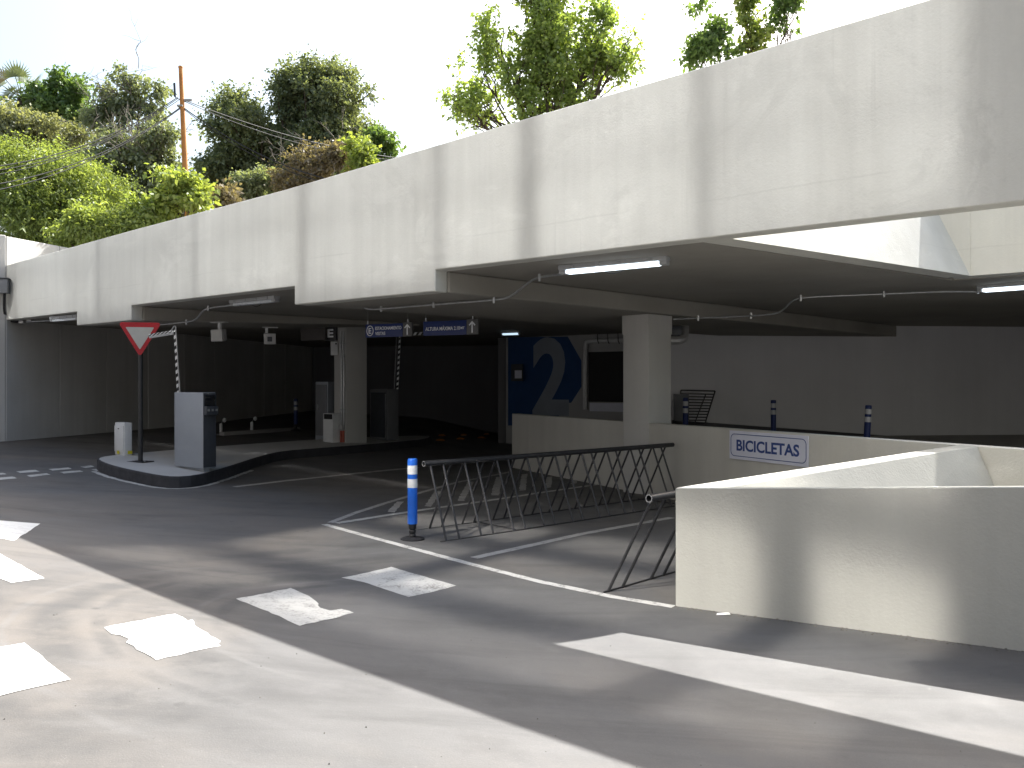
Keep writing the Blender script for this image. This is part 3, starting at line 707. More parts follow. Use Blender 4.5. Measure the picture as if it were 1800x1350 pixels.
# barrier gates, arms up and folded
def stripe_arm(p0, p1, wd, n, parent, name='boom'):
    p0 = Vector(p0); p1 = Vector(p1); d = p1 - p0; side = Vector((1, 0, 0)); side = (side - d.normalized() * side.dot(d.normalized()))
    side = side.normalized() if side.length > .3 else Vector((0, 0, 1)); L = d.length; ax = d.normalized()
    m = MB(); m.box((p0 + p1) / 2, wd, .035, L, side, None, ax); o = m.build(name, M['white_band'], parent)
    nn_ = side.cross(ax)
    if nn_.y > 0: nn_ = -nn_
    for i in range(n):
        c2 = p0 + ax * (L * (i + .5) / n); hh2 = L / n * .24
        pts = [c2 + side * (-wd / 2) + ax * (-hh2 - wd * .35), c2 + side * (wd / 2) + ax * (-hh2 + wd * .35), c2 + side * (wd / 2) + ax * (hh2 + wd * .35), c2 + side * (-wd / 2) + ax * (hh2 - wd * .35)]
        m = MB(); m.add([q_ + nn_ * .0185 for q_ in pts] + [q_ + nn_ * .0195 for q_ in pts], [(3, 2, 1, 0), (4, 5, 6, 7), (0, 1, 5, 4), (1, 2, 6, 5), (2, 3, 7, 6), (3, 0, 4, 7)]); m.build('black_stripe', M['black_rubber'], o)
    return o
c = gp(335, 819, KH); D = c.y + .25
bg1 = thing('barrier_gate', 'barrier gate with folded striped boom behind the ticket machine', 'barrier', (c.x, D, gz(c.x, D) + KH))
base = Vector((at(318, 700, D).x, D, gz(c.x, D) + KH)); w_, v_ = .26, .30
gbox(base + NF * .1, w_, v_, base.z, base.z + 1.0, 'cabinet', M['cab_grey'], bg1, .02)
stripe_arm(at(313.5, 690, D), at(307.8, 580, D), .03, 9, bg1)
m = MB(); m.tube([at(316.5, 690, D - .05), at(309, 574, D - .05)], .010, 6); m.build('stay_rod', M['steel'], bg1)
m = MB(); m.tube([at(302, 580, D), at(307, 573, D), at(309, 574, D)], .012, 6); m.build('hinge', M['steel'], bg1)
stripe_arm(at(305, 584, D), at(262, 591, D - .1), .075, 6, bg1)
adopt(bg1)
c = gp(680.5, 774.5, KH); w_, v_ = fit_box(c, 650, 701)
bg2 = thing('barrier_gate', 'barrier gate with grey cabinet and striped boom right of the island column', 'barrier', c)
bg1['group'] = bg2['group'] = 'raised parking barriers'
gbox(c, w_, v_, c.z, zpx(684, c.y), 'cabinet', M['cab_grey'], bg2, .02)
o = gbox(c - DF * .05, w_ - .10, .012, c.z + .06, zpx(690, c.y), 'door', M['machine_dark'], bg2, .004, .004); o.location = NF * -.010
m = MB(); p = c - NF * .016 - DF * .03; m.box((p.x, p.y, (c.z + zpx(688, c.y)) / 2), .02, .012, zpx(688, c.y) - c.z - .1, DF); m.build('door_trim', M['steel'], bg2)
Db = c.y + .15
stripe_arm(at(698.5, 684, Db), at(703, 591, Db), .036, 10, bg2)
m = MB(); m.tube([at(693, 684, Db), at(697, 590, Db)], .008, 6); m.build('stay_rod', M['steel'], bg2)
stripe_arm(at(704, 588, Db), at(748, 586, Db - .1), .06, 5, bg2)
adopt(bg2)
# tall slim cabinet behind the column
c = gp(576, 781, KH) + Vector((0, .9, 0)); c.x = (576 - 900) / FPX * c.y; w_, v_ = fit_box(c, 554.5, 587)
sc_ = thing('control_cabinet', 'tall dark grey control cabinet left of the island column', 'cabinet', c)
gbox(c, w_, v_, c.z, zpx(671, c.y), 'housing', M['machine'], sc_, .01)
o = gbox(c - DF * .03, w_ - .06, .012, c.z + .1, zpx(676, c.y), 'door', M['cab_grey'], sc_, .003, .004); o.location = NF * -.008
p = c - DF * (w_ * .72) - NF * .02; m = MB(); m.box((p.x, p.y, zpx(716, c.y)), .02, .02, .12, DF); m.build('handle', M['steel'], sc_, bevel=.005)
adopt(sc_)
# white litter bin with a slot
c = gp(585, 778.5, KH); w_, v_ = fit_box(c, 568, 587.5)
lb = thing('litter_bin', 'white upright litter bin with dark open slot beside the column', 'litter bin', c)
zt_ = zpx(727, c.y); v_ = .26
gbox(c + NF * .012, w_, v_ - .012, c.z, zt_ - .012, 'body', M['white_box'], lb, .01)
gbox(c, w_, .012, c.z, zt_ - .115, 'front', M['white_box'], lb, .004)
gbox(c, .016, .012, zt_ - .114, zt_ - .012, 'cheek', M['white_box'], lb, .002); gbox(c - DF * (w_ - .016), .016, .012, zt_ - .114, zt_ - .012, 'cheek', M['white_box'], lb, .002)
gbox(c, w_, v_, zt_ - .0115, zt_, 'lid', M['white_box'], lb, .004)
gbox(c - DF * .016 + NF * .009, w_ - .032, .002, zt_ - .112, zt_ - .014, 'slot', M['void'], lb, 0)
adopt(lb)

# ------------------------------------------------------------------ column fittings: conduits, box, E sign
ca = Vector((-.69, .72, 0)).normalized(); cd = Vector((.72, .69, 0)).normalized(); cc = Vector((-3.206, 16.0, 0))
def colpt(px, py, off):
    o_ = cc - cd * off; k = (px - 900) / FPX; s_ = (k * o_.y - o_.x) / (ca.x - k * ca.y); p = o_ + ca * s_; return Vector((p.x, p.y, zpx(py, p.y)))
cf = thing('conduit_run', 'pair of galvanised conduits with red feet clamped to the island column', 'conduit', colpt(603, 777, .03))
for px in (600.5, 604.5):
    m = MB(); m.tube([colpt(px - 1, 582, .03), colpt(px - 1.6, 612, .03), colpt(px, 628, .03), colpt(px, 742, .03), colpt(px - 1, 754, .03)], .0165, 8); m.build('pipe', M['steel'], cf, smooth=True)
    m = MB(); m.tube([colpt(px - 1, 757, .03), colpt(px - 1, 777.5, .03)], .022, 8); m.build('red_foot', M['redpipe'], cf, smooth=True)
for py in (604, 626, 720):
    p = colpt(602, py, .028); m = MB(); m.box(p, .13, .05, .02, ca); m.build('clamp', M['steel'], cf)
p = colpt(601, 751, .04); m = MB(); m.box(p, .11, .07, .10, ca); m.build('joint_box', M['pipe_grey'], cf, bevel=.005)
adopt(cf)
p = colpt(587.5, 612.5, .06)
jb = thing('junction_box', 'small white junction box at the top of the island column', 'box', p - Vector((0, 0, .13)))
m = MB(); m.box(p, .135, .10, .265, Vector((.95, .2, 0))); m.build('housing', M['white_box'], jb, bevel=.01)
fn = Vector((.2, -.95, 0)).normalized()
m = MB(); m.box(p + fn * .052 + Vector((.035, 0, .09)), .03, .008, .03, Vector((.95, .2, 0))); m.build('lock', M['machine_dark'], jb)
adopt(jb)
Ds = 14.9
def facing_plate(px0, px1, py0, py1, D, th, name, mat, parent, right=(.9, -.44, 0)):
    a_ = at(px0, py0, D); r = Vector(right).normalized(); k = (px1 - 900) / FPX; s_ = (k * a_.y - a_.x) / (r.x - k * r.y); e_ = a_ + r * s_
    z1 = a_.z; z0 = zpx(py1, D); c_ = (a_ + e_) / 2; c_.z = (z0 + z1) / 2
    m = MB(); m.box(c_, s_, th, z1 - z0, r); o = m.build(name, mat, parent, bevel=.003); return c_, s_, z1 - z0, r
es = thing('exit_letter_sign', 'dark hanging sign box with white letter E by the island column', 'sign', at(560, 599, Ds))
c_, s_, h_, r_ = facing_plate(530, 573, 577.5, 599, Ds, .05, 'long_panel', M['brown_panel'], es)
c_, s_, h_, r_ = facing_plate(573.5, 592, 575.5, 599, Ds - .12, .06, 'letter_panel', M['black_steel'], es)
nn_ = r_.cross(up)
lettering('E', c_ + nn_ * .032 + Vector((.0, 0, .01)), r_, up, s_ * .56, h_ * .62, M['letter'], es, 'letter', .03)
for px in (536, 568):
    m = MB(); a_ = at(px, 578, Ds); m.tube([a_, Vector((a_.x, a_.y, ZL + .0))], .006, 6); m.build('hanger', M['steel'], es)
adopt(es)

# ------------------------------------------------------------------ hanging blue signs
def hanging(px0, px1, px2, y0, y1, y2, D, label, kind):
    t = thing('hanging_sign', label, 'sign', at(px0, y1, D)); t['group'] = 'blue hanging parking signs'
    r = (.9, -.44, 0)
    c1, s1, h1, rr_ = facing_plate(px0, px1, y0, y1, D, .03, 'blue_panel', M['sign_blue'], t, r)
    e_ = c1 + rr_ * (s1 / 2); D2 = e_.y
    c2, s2, h2, rr_ = facing_plate(px1 + .6, px2, 675 - (675 - y0) * D / D2 * 1.0 - 1, 675 - (675 - y1) * D / D2, D2, .034, 'arrow_panel', M['arrow_grey'], t, r)
    nn = rr_.cross(up); arrow(c2 + nn * .019, rr_, up, h2 * .78, M['letter'], t)
    f = c1 + nn * .0155
    if kind == 'E':
        ro = h1 * .40; oc = f - rr_ * (s1 * .375) - up * (.0)
        ring_plate([(ro * math.cos(R(a)) * .8, ro * math.sin(R(a))) for a in range(0, 360, 15)], [((ro - .011) * math.cos(R(a)) * .78, (ro - .011) * math.sin(R(a))) for a in range(0, 360, 15)], oc, rr_, up, .002, 'circle', M['letter'], t)
        lettering('E', oc, rr_, up, ro * .62, ro * 1.05, M['letter'], t, 'circled_letter', .01)
        lettering('ESTACIONAMIENTO', f + rr_ * (s1 * .12) + up * (h1 * .17), rr_, up, s1 * .70, h1 * .25, M['letter'], t, 'lettering', .012)
        lettering('VISITAS', f + rr_ * (s1 * -.095) - up * (h1 * .22), rr_, up, s1 * .27, h1 * .25, M['letter'], t, 'lettering', .012)
    else:
        lettering('ALTURA MÁXIMA 2.10', f - rr_ * (s1 * .045), rr_, up, s1 * .80, h1 * .32, M['letter'], t, 'lettering', .012)
        lettering('MT', f + rr_ * (s1 * .415) - up * (h1 * .035), rr_, up, s1 * .085, h1 * .18, M['letter'], t, 'lettering', .012)
    for q_ in (c1 - rr_ * (s1 * .45), c2):
        m = MB(); m.tube([Vector((q_.x, q_.y, q_.z + h1 / 2)), Vector((q_.x, q_.y, ZU))], .0022, 5); m.build('wire', M['steel'], t)
        m = MB(); m.tube([Vector((q_.x, q_.y, q_.z + h1 / 2)), Vector((q_.x, q_.y, q_.z + h1 / 2 + .05))], .008, 6); m.build('wire_clip', M['letter'], t)
    adopt(t); return t
hanging(643.5, 708.5, 725, 570.5, 593.5, 0, 12.4, 'blue hanging sign reading ESTACIONAMIENTO VISITAS with up arrow', 'E')
hanging(745, 820.5, 841, 565.5, 590.5, 0, 11.95, 'blue hanging sign reading ALTURA MÁXIMA 2.10 MT with up arrow', 'A')
# ------------------------------------------------------------------ fluorescent fixtures
def fixture(a, b, label, lamp, loop=True):
    a = Vector(a); b = Vector(b); d = (b - a); L = d.length; d.normalize(); n_ = Vector((0, 0, 1)); s = d.cross(n_).normalized(); c = (a + b) / 2
    t = thing('fluorescent_light', label, 'ceiling light', c, 'fluorescent tube fixtures')
    m = MB(); m.box(c + n_ * .035, L, .11, .05, d, None, n_); m.build('housing', M['clear'], t, bevel=.012)
    m = MB(); m.box(c - n_ * .010, L * .86, .085, .04, d, None, n_); m.build('diffuser', lamp, t, bevel=.015)
    for k in (-1, 1):
        m = MB(); m.box(c + d * (k * L * .465) - n_ * .008, L * .065, .09, .042, d, None, n_); m.build('end_cap', M['clear'], t, bevel=.01)
    for k in (-.36, -.12, .12, .36):
        for sd_ in (-1, 1):
            m = MB(); m.box(c + d * (k * L) + s * (.058 * sd_) + n_ * .038, .03, .012, .05, d, None, n_); m.build('clip', M['steel'], t)
    if loop:
        m = MB(); m.tube([c + s * -.045 + d * (.0 + .12 * math.sin(i / 10 * 3.14 - 1.57)) + n_ * (.0 - .055 * math.sin(i / 10 * 3.14)) for i in range(11)], .004, 5); m.build('cable_loop', M['cable'], t)
    adopt(t); return t
fixture(at(985, 478, 8.2), at(1175, 460, 7.6), 'lit fluorescent fixture under the slab nearest the camera', M['lamp'])
fixture(at(408, 535, 11.65), at(487, 527, 11.0), 'unlit white fluorescent fixture under the slab above the floodlights', M['lamp_off'])
fixture(at(92, 563, 14.2), at(140, 559, 13.75), 'unlit fluorescent fixture at the far left end of the bridge', M['lamp_off'], False)
fixture(at(1720, 510, 9.9), at(1860, 500, 9.2), 'lit fluorescent fixture at the right edge below the light well', M['lamp'], False)
fixture(at(1280, 570.5, 15.7), at(1346, 569, 15.0), 'dim fluorescent fixture in front of the grey garage wall', M['lamp_dim'])
fixture(at(897, 556, 13.5), at(973, 553.5, 13.0), 'lit fluorescent fixture deep in the garage above the mural', M['lamp_mid'])
fixture(at(882, 587, 18.4), at(914, 586, 18.2), 'small distant lit fluorescent fixture left of the number mural', M['lamp_mid'], False)

# ------------------------------------------------------------------ ceiling conduits
def round_path(pts, k=3):
    for _ in range(k):
        q = [pts[0]]
        for a, b in zip(pts[:-1], pts[1:]): q += [a.lerp(b, .25), a.lerp(b, .75)]
        pts = q + [pts[-1]]
    return pts
def conduit(pp, clips, label, r=.012):
    pts = [at(*p) for p in pp]; t = thing('ceiling_conduit', label, 'conduit', pts[0], 'conduits under the ceiling')
    m = MB(); m.tube(round_path(pts), r, 8); m.build('pipe', M['steel'], t, smooth=True)
    for px, py, D in clips:
        p = at(px, py, D); m = MB(); m.box(p, .022, .035, .075, (1, 0, 0)); m.build('clip', M['steel'], t)
    adopt(t)
conduit([(641, 541, 10.3), (652, 544, 10.2), (668, 543, 10.15), (760, 535.5, 9.6), (872, 527, 9.1), (897, 523, 9.0), (938, 489, 8.6), (962, 485, 8.4), (988, 482, 8.2)], [(670, 543, 10.15), (762, 535, 9.6), (868, 527, 9.1), (948, 488, 8.5)], 'thin bent conduit running to the nearest lit fixture', .0125)
conduit([(1184, 561, 11.3), (1290, 556.5, 10.9), (1352, 553.5, 10.6), (1375, 548, 10.5), (1392, 528, 10.3), (1412, 522, 10.2), (1550, 517, 10.05), (1660, 512, 9.95), (1722, 513, 9.9)], [(1227, 559, 11.1), (1320, 555, 10.8), (1407, 524, 10.2), (1553, 517, 10.05), (1718, 511, 9.9)], 'long thin conduit with a kink below the light well soffit', .011)
conduit([(278, 571, 12.9), (325, 566.5, 12.6), (345, 563, 12.4), (356, 546, 12.1), (368, 541, 12.0), (412, 536, 11.6)], [(328, 566, 12.6), (366, 541.5, 12.0)], 'short bent conduit above the striped barrier boom', .014)

# ------------------------------------------------------------------ box and cable on the retaining wall
Db = 14.95
p = at(2, 503, Db)
eb = thing('electrical_box', 'grey electrical box on the retaining wall at the left edge', 'box', p)
m = MB(); m.box(p, .24, .18, .26, (.95, .3, 0)); m.build('housing', M['cab_grey'], eb, bevel=.012)
m = MB(); m.box(p + Vector((0, 0, .137)), .28, .22, .012, (.95, .3, 0)); m.build('lid', M['machine_dark'], eb, bevel=.003)
for i, o_ in enumerate((0, 2.2)):
    m = MB(); m.tube(round_path([at(7 + o_, 515, Db), at(6 + o_, 545, Db + .1), at(10 + o_, 562 - o_, Db + .3), at(20, 566 - o_, Db + .3), at(40, 568 - o_, Db + .2)]), .012, 6); m.build('cable', M['cable'], eb, smooth=True)
m = MB(); m.tube([at(40, 566, Db + .2), at(96, 563, Db)], .014, 6); m.build('pipe', M['steel'], eb)
for px, py in ((38, 566), (52, 562)):
    m = MB(); m.box(at(px, py, Db + .15), .085, .05, .05); m.build('joint_box', M['pipe_grey'], eb, bevel=.005)
adopt(eb)

# ------------------------------------------------------------------ floodlights / sensors hanging from the beam
def flood(px0, px1, py0, py1, top, D, label, back):
    c = at((px0 + px1) / 2, (py0 + py1) / 2, D); w = (px1 - px0) / FPX * D; h = (py1 - py0) / FPX * D
    t = thing('ceiling_floodlight', label, 'floodlight', Vector((c.x, c.y, zpx(top, D))), 'square floodlights under the beam')
    z1 = zpx(top, D); ax = Vector((.93, -.36, 0)) if not back else Vector((.97, .25, 0))
    m = MB(); m.box((c.x, c.y, z1 - .008), w * 1.3, .09, .016, ax); m.build('mount_plate', M['pipe_grey'], t)
    m = MB(); m.box((c.x - (w * .36 if back else 0), c.y + .03, (z1 + c.z) / 2), .045, .045, z1 - c.z, ax); m.build('stem', M['white_box'], t, bevel=.004)
    m = MB(); m.box(c + Vector((0, -.02, 0)), w, .11, h, ax, None, Vector((0, -.12, 1))); m.build('housing', M['pipe_grey'], t, bevel=.01)
    n_ = Vector((ax.y, -ax.x, 0)).normalized()
    if not back:
        m = MB(); m.box(c + n_ * .045 + Vector((0, -.02, .0)), w * .82, .03, h * .82, ax, None, Vector((0, -.12, 1))); m.build('lens', M['sign_white'], t, bevel=.004)
    else:
        m = MB(); m.box(c + n_ * .045 + Vector((0, -.02, -.01)), w * .4, .05, h * .45, ax); m.build('bracket', M['machine_dark'], t, bevel=.004)
    adopt(t)
flood(373, 397.5, 579, 600, 566, 12.9, 'pale square floodlight under the beam, left of the pair', False)
flood(465, 485, 586, 605, 575, 13.9, 'darker square floodlight seen from behind, right of the pair', True)

# ------------------------------------------------------------------ behind the low wall
wk = MB(); s0 = BA + bn * .17; 
wk.prism([(p.x, p.y) for p in (BA + bn * .162 + bd * 2.2, BA + bn * .162 + bd * 11.5, Vector((12.5, 6.0, 0)), Vector((12.5, 16.9, 0)), Vector((3.14, 15.98, 0)), Vector((1.7, 14.6, 0)))], -.02, .48)
struct(wk.build('raised_walkway', M['deck']))
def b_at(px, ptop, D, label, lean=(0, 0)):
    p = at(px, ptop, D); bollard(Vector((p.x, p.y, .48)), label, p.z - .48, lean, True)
b_at(1359.5, 703, 15.0, 'blue bollard with shade-darkened colours above the BICICLETAS sign behind the low wall')
b_at(1522.5, 712, 12.4, 'blue bollard with shade-darkened colours leaning a little behind the low wall, rightmost of all', (0, R(3)))
b_at(1205, 699, 15.0, 'blue bollard with shade-darkened colours in front of the leaning slatted metal frame')
# leaning slatted frame
Dg = 15.75
gt = thing('slatted_frame', 'black slatted steel frame leaning behind the low wall beside the column', 'metal frame', at(1222, 745, Dg))
c4 = [at(1197, 686, Dg + .2), at(1257, 687.5, Dg + .1), at(1239, 745, Dg - .2), at(1189, 745, Dg - .1)]
for i in range(4):
    m = MB(); m.tube([c4[i], c4[(i + 1) % 4]], .014, 6); m.build('frame_bar', M['black_steel'], gt)
for i in range(10):
    k = .10 + .088 * i; m = MB(); m.box(c4[0].lerp(c4[3], k).lerp(c4[1].lerp(c4[2], k), .5), (c4[1].lerp(c4[2], k) - c4[0].lerp(c4[3], k)).length, .012, .026, c4[1].lerp(c4[2], k) - c4[0].lerp(c4[3], k)); m.build('slat', M['black_steel'], gt)
m = MB(); m.tube([c4[0].lerp(c4[1], .72) - Vector((0, .03, .06)), c4[3].lerp(c4[2], .62) - Vector((0, .03, 0))], .012, 6); m.build('brace', M['black_steel'], gt)
m = MB(); a_ = at(1184, 690, Dg - .25); b_ = at(1211, 690, Dg - .25); m.box(at(1197.5, 716, Dg - .25), (b_ - a_).length, .02, .50); m.build('side_plate', M['machine_dark'], gt)
adopt(gt)

# ------------------------------------------------------------------ mural and doorway on the back wall
WA = Vector((-.15, 20.9, 0)); WB = Vector((3.35, 18.6, 0)); wd_ = (WB - WA).normalized(); wn_ = Vector((wd_.y, -wd_.x, 0))
def on_back(px, py, off): 
    o_ = WA + wn_ * off; k = (px - 900) / FPX; s_ = (k * o_.y - o_.x) / (wd_.x - k * wd_.y); p = o_ + wd_ * s_; return Vector((p.x, p.y, zpx(py, p.y)))
mu = thing('number_mural', 'big white number 2 painted on a blue field on the back wall', 'mural', on_back(950, 740, .004))
pts = [on_back(*q_, .004) for q_ in ((893, 593), (998, 591.5), (1022, 634), (1022, 680), (1004, 708), (989, 709), (978, 748), (893, 748))]
m = MB(); k = len(pts); m.add(pts + [p - wn_ * .003 for p in pts], [tuple(range(k))[::-1], tuple(range(k, 2 * k))] + [(i, (i + 1) % k, k + (i + 1) % k, k + i) for i in range(k)]); m.build('blue_field', M['mural_blue'], mu)
a_, b_ = on_back(936, 593.5, .005), on_back(1000, 731, .005); c_ = (a_ + b_) / 2
lettering('2', c_, wd_, up, (b_ - a_).to_2d().length, a_.z - b_.z, M['mural_white'], mu, 'number', .03, .002)
adopt(mu)
dw = thing('dark_doorway', 'black service doorway in the white back wall between mural and column', 'doorway', on_back(1065, 712, .01))
for (x0, x1, y0, y1, mt, nm, of) in ((1035, 1100, 619, 707, 'void', 'opening', .02), (1037, 1100, 708, 724, 'panel_white', 'threshold', .03)):
    a_ = on_back(x0, y0, of); b_ = on_back(x1, y1, of); c_ = (a_ + b_) / 2; m = MB(); m.box(c_, (b_ - a_).to_2d().length, .03, a_.z - b_.z, wd_); m.build(nm, M[mt], dw)
adopt(dw)
dp = thing('drain_pipe', 'white plastic pipe bending along the ceiling beside the doorway', 'pipe', on_back(1028, 720, .12))
m = MB(); m.tube(round_path([on_back(1028, 720, .12), on_back(1028, 604, .12), on_back(1034, 599, .12), on_back(1100, 598, .12)]), .05, 10); m.build('pipe', M['white_box'], dp, smooth=True)
for px in (1050, 1068, 1086):
    m = MB(); p = on_back(px, 599, .12); m.tube([p + Vector((0, 0, .2)), p + Vector((0, -.07, .0)), p + Vector((.03, -.05, -.07))], .012, 5); m.build('bracket', M['black_steel'], dp)
adopt(dp)
# pipe by the column, top of the grey wall
cp = thing('elbow_pipe', 'short grey pipe elbow at the top of the grey wall right of the column', 'pipe', at(1207, 600, 13))
m = MB(); m.tube(round_path([at(1203, 560, 13.6), at(1204, 590, 13.4), at(1199, 598, 13.3), at(1178, 598, 13.3)]), .07, 10); m.build('pipe', M['pipe_grey'], cp, smooth=True)
m = MB(); m.box(at(1189, 582, 13.4), .16, .12, .16); m.build('box', M['machine_dark'], cp, bevel=.01)
adopt(cp)
# notice and odds and ends at the back
nb = thing('notice_board', 'small pale notice on a dark board left of the number mural', 'notice', on_back(905, 690, .2))
a_ = on_back(911, 658, .2); m = MB(); m.box(a_, .2, .012, .2, wd_); m.build('paper', M['panel_white'], nb)
m = MB(); m.box(on_back(909, 655, .17), .34, .02, .42, wd_); m.build('board', M['machine_dark'], nb)
adopt(nb)

# ------------------------------------------------------------------ lane divider domes
for i, (px, py, s) in enumerate([(746.7, 776.6, 1), (774, 775.5, 1), (810, 773, 1), (846, 771, 1), (887, 769, 1), (777, 767, .85), (815.5, 766, .85), (855.5, 764.8, .85), (895, 764.5, .85)]):
    g_ = gp(px, py); side = ('left end', 'second from left', 'middle', 'second from right', 'right end')[i] if i < 5 else ('left end', 'second from left', 'third from left', 'right end')[i - 5]
    row = 'front' if i < 5 else 'rear'
    t = thing('lane_divider', 'low orange lane divider dome, %s of the %s row' % (side, row), 'lane divider', g_, 'orange lane divider domes')
    m = MB(); m.lathe((0, 0, 0), [(.12 * s, 0), (.115 * s, .015), (.09 * s, .04), (.05 * s, .055), (.01, .06)], 14); m.build('dome', M['orange'], t, smooth=True)
    m = MB(); m.lathe((0, 0, -.0), [(.15 * s, 0), (.15 * s, .012), (.12 * s, .016)], 14); m.build('skirt', M['black_rubber'], t)

# ------------------------------------------------------------------ raised bed with kerb and posts at the foot of the retaining wall
k0 = Vector((at(385, 761, 17.8).x, 17.8, 0)); k1 = Vector((at(520, 752.5, 19.8).x, 19.8, 0))
rb_ = MB(); rb_.prism([(p.x, p.y) for p in (k0, k1, k1 + Vector((-1.0, 2.2, 0)), Vector((-7.45, 20.0, 0)), Vector((-7.95, 18.2, 0)))], 0, .42)
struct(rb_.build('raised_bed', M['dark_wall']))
kb_ = MB(); dk = (k1 - k0).normalized(); nk = Vector((dk.y, -dk.x, 0)); kb_.prism([(p.x, p.y) for p in (k0 + nk * .003, k1 + nk * .003, k1 + nk * .15, k0 + nk * .15)], 0, .47)
tag(kb_.build('bed_kerb', M['deck'], None, bevel=.015), 'low pale kerb in the dark at the foot of the retaining wall', 'kerb')
for px, pt, lab in ((401, 738, 'small pale kerb lamp in the dark right of the ticket machine'), (453, 741, 'small pale kerb lamp in the dark, nearer the blue bollard')):
    f = (px - 385) / 135; p = k0.lerp(k1, f) - nk * .25
    t = thing('kerb_lamp', lab, 'lamp', (p.x, p.y, .42), 'kerb lamps by the retaining wall')
    m = MB(); m.lathe((0, 0, 0), [(.035, 0), (.035, .20), (.02, .22)], 10); m.build('stem', M['white_box'], t, smooth=True)
    m = MB(); m.lathe((.07, .02, .24), [(.01, 0), (.035, .02), (.045, .05), (.03, .09), (.008, .10)], 10); m.build('head', M['white_box'], t, smooth=True)
    m = MB(); m.tube([(0, 0, .2), (.03, 0, .26), (.07, .02, .27)], .008, 5); m.build('arm', M['steel'], t)
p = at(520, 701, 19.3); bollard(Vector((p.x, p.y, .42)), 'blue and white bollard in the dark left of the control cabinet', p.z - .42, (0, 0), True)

# ------------------------------------------------------------------ scraps on the road
M['paper'] = flat('paper', (.7, .69, .66), .8)
for (px, py, s, lab) in ((1271, 1080.5, .045, 'crumpled white paper scrap on the road below the parapet'), (1232, 985, .0, '')):
    if not s: continue
    g_ = gp(px, py, .004); m = MB(); m.add([g_ + Vector((-s, -.008, 0)), g_ + Vector((s, -.012, .004)), g_ + Vector((s * .9, .012, .012)), g_ + Vector((-s * .8, .014, .006)), g_ + Vector((0, 0, .014))], [(0, 1, 4), (1, 2, 4), (2, 3, 4), (3, 0, 4)])
    tag(m.build('paper_scrap', M['paper']), lab, 'litter')

# grit and chips swept against the parapet and low wall, and scattered over the road
rg = random.Random(11); gm = MB(); M['grit'] = flat('grit', (.13, .12, .105), .9, 0, .5, 30)
def chip(x, y, s):
    z = gz(x, y); a = rg.uniform(0, 6.28); p = [Vector((x + s * math.cos(a + k * 2.1) * rg.uniform(.6, 1.2), y + s * math.sin(a + k * 2.1) * rg.uniform(.6, 1.2), z)) for k in range(3)]
    gm.add(p + [Vector((x, y, z + s * rg.uniform(.4, .9)))], [(0, 1, 3), (1, 2, 3), (2, 0, 3)])
for i in range(700):
    q = A + d1 * rg.uniform(0, 6) - n1 * abs(rg.gauss(0, .035)); chip(q.x, q.y, rg.uniform(.003, .011))
for i in range(500):
    q = BA + bd * rg.uniform(0, 9) - bn * abs(rg.gauss(0, .05)); chip(q.x, q.y, rg.uniform(.004, .012))
for i in range(160):
    q = gp(rg.uniform(-50, 1850), rg.uniform(860, 1349)); chip(q.x, q.y, rg.uniform(.0015, .006))
struct(gm.build('road_grit', M['grit']), 'stuff', 'loose grit and mortar chips on the road and along the wall feet')
# ------------------------------------------------------------------ trees
import numpy as np
def leaf_mat(name, c1, c2, trans=.45, tint=(1.2, 1.15, .5)):
    g = NG(name); g.t.nodes.remove(g.b); p = g.pos()
    ge = g.n('ShaderNodeNewGeometry')
    k = g.math('ADD', g.math('MULTIPLY', ge.outputs['Random Per Island'], .6), g.math('MULTIPLY', g.ramp(g.noise(p, .9, 3), .3, .7), .4))
    a = g.mix(k, c1, c2)
    df = g.n('ShaderNodeBsdfDiffuse'); tr = g.n('ShaderNodeBsdfTranslucent'); mx = g.n('ShaderNodeMixShader'); gl = g.n('ShaderNodeBsdfGlossy'); m2 = g.n('ShaderNodeMixShader')
    g.l(a, df.inputs[0]); g.l(g.mix(1.0, a, tint, 'MULTIPLY'), tr.inputs[0]); mx.inputs[0].default_value = trans
    g.l(df.outputs[0], mx.inputs[1]); g.l(tr.outputs[0], mx.inputs[2])
    gl.inputs['Roughness'].default_value = .45; gl.inputs[0].default_value = (.6, .6, .6, 1); m2.inputs[0].default_value = .05
    g.l(mx.outputs[0], m2.inputs[1]); g.l(gl.outputs[0], m2.inputs[2]); g.l(m2.outputs[0], g.out.inputs[0])
    return g.m
LM = {
 'bright': leaf_mat('fern_leaf', (.14, .205, .065), (.33, .40, .13), .5),
 'olive': leaf_mat('olive_leaf', (.20, .225, .13), (.32, .335, .20), .4),
 'dark': leaf_mat('dark_evergreen_leaf', (.10, .135, .08), (.27, .31, .17), .42),
 'mid': leaf_mat('mid_green_leaf', (.095, .17, .06), (.21, .31, .10), .45),
 'yellow': leaf_mat('yellow_green_leaf', (.15, .23, .07), (.38, .44, .12), .5),
 'fresh': leaf_mat('fresh_leaf', (.17, .26, .085), (.36, .45, .15), .6),
 'brown': leaf_mat('dry_leaf', (.17, .145, .10), (.28, .24, .16), .35),
 'grey': leaf_mat('grey_twig_leaf', (.16, .20, .13), (.27, .31, .20), .45),
 'palm': leaf_mat('palm_leaf', (.13, .17, .11), (.25, .29, .18), .35),
}
M['bark'] = flat('bark', (.085, .068, .052), .9, 0, .3, 10, .2, .5)
M['pale_bark'] = flat('pale_bark', (.22, .20, .17), .9, 0, .25, 10, .2, .4)
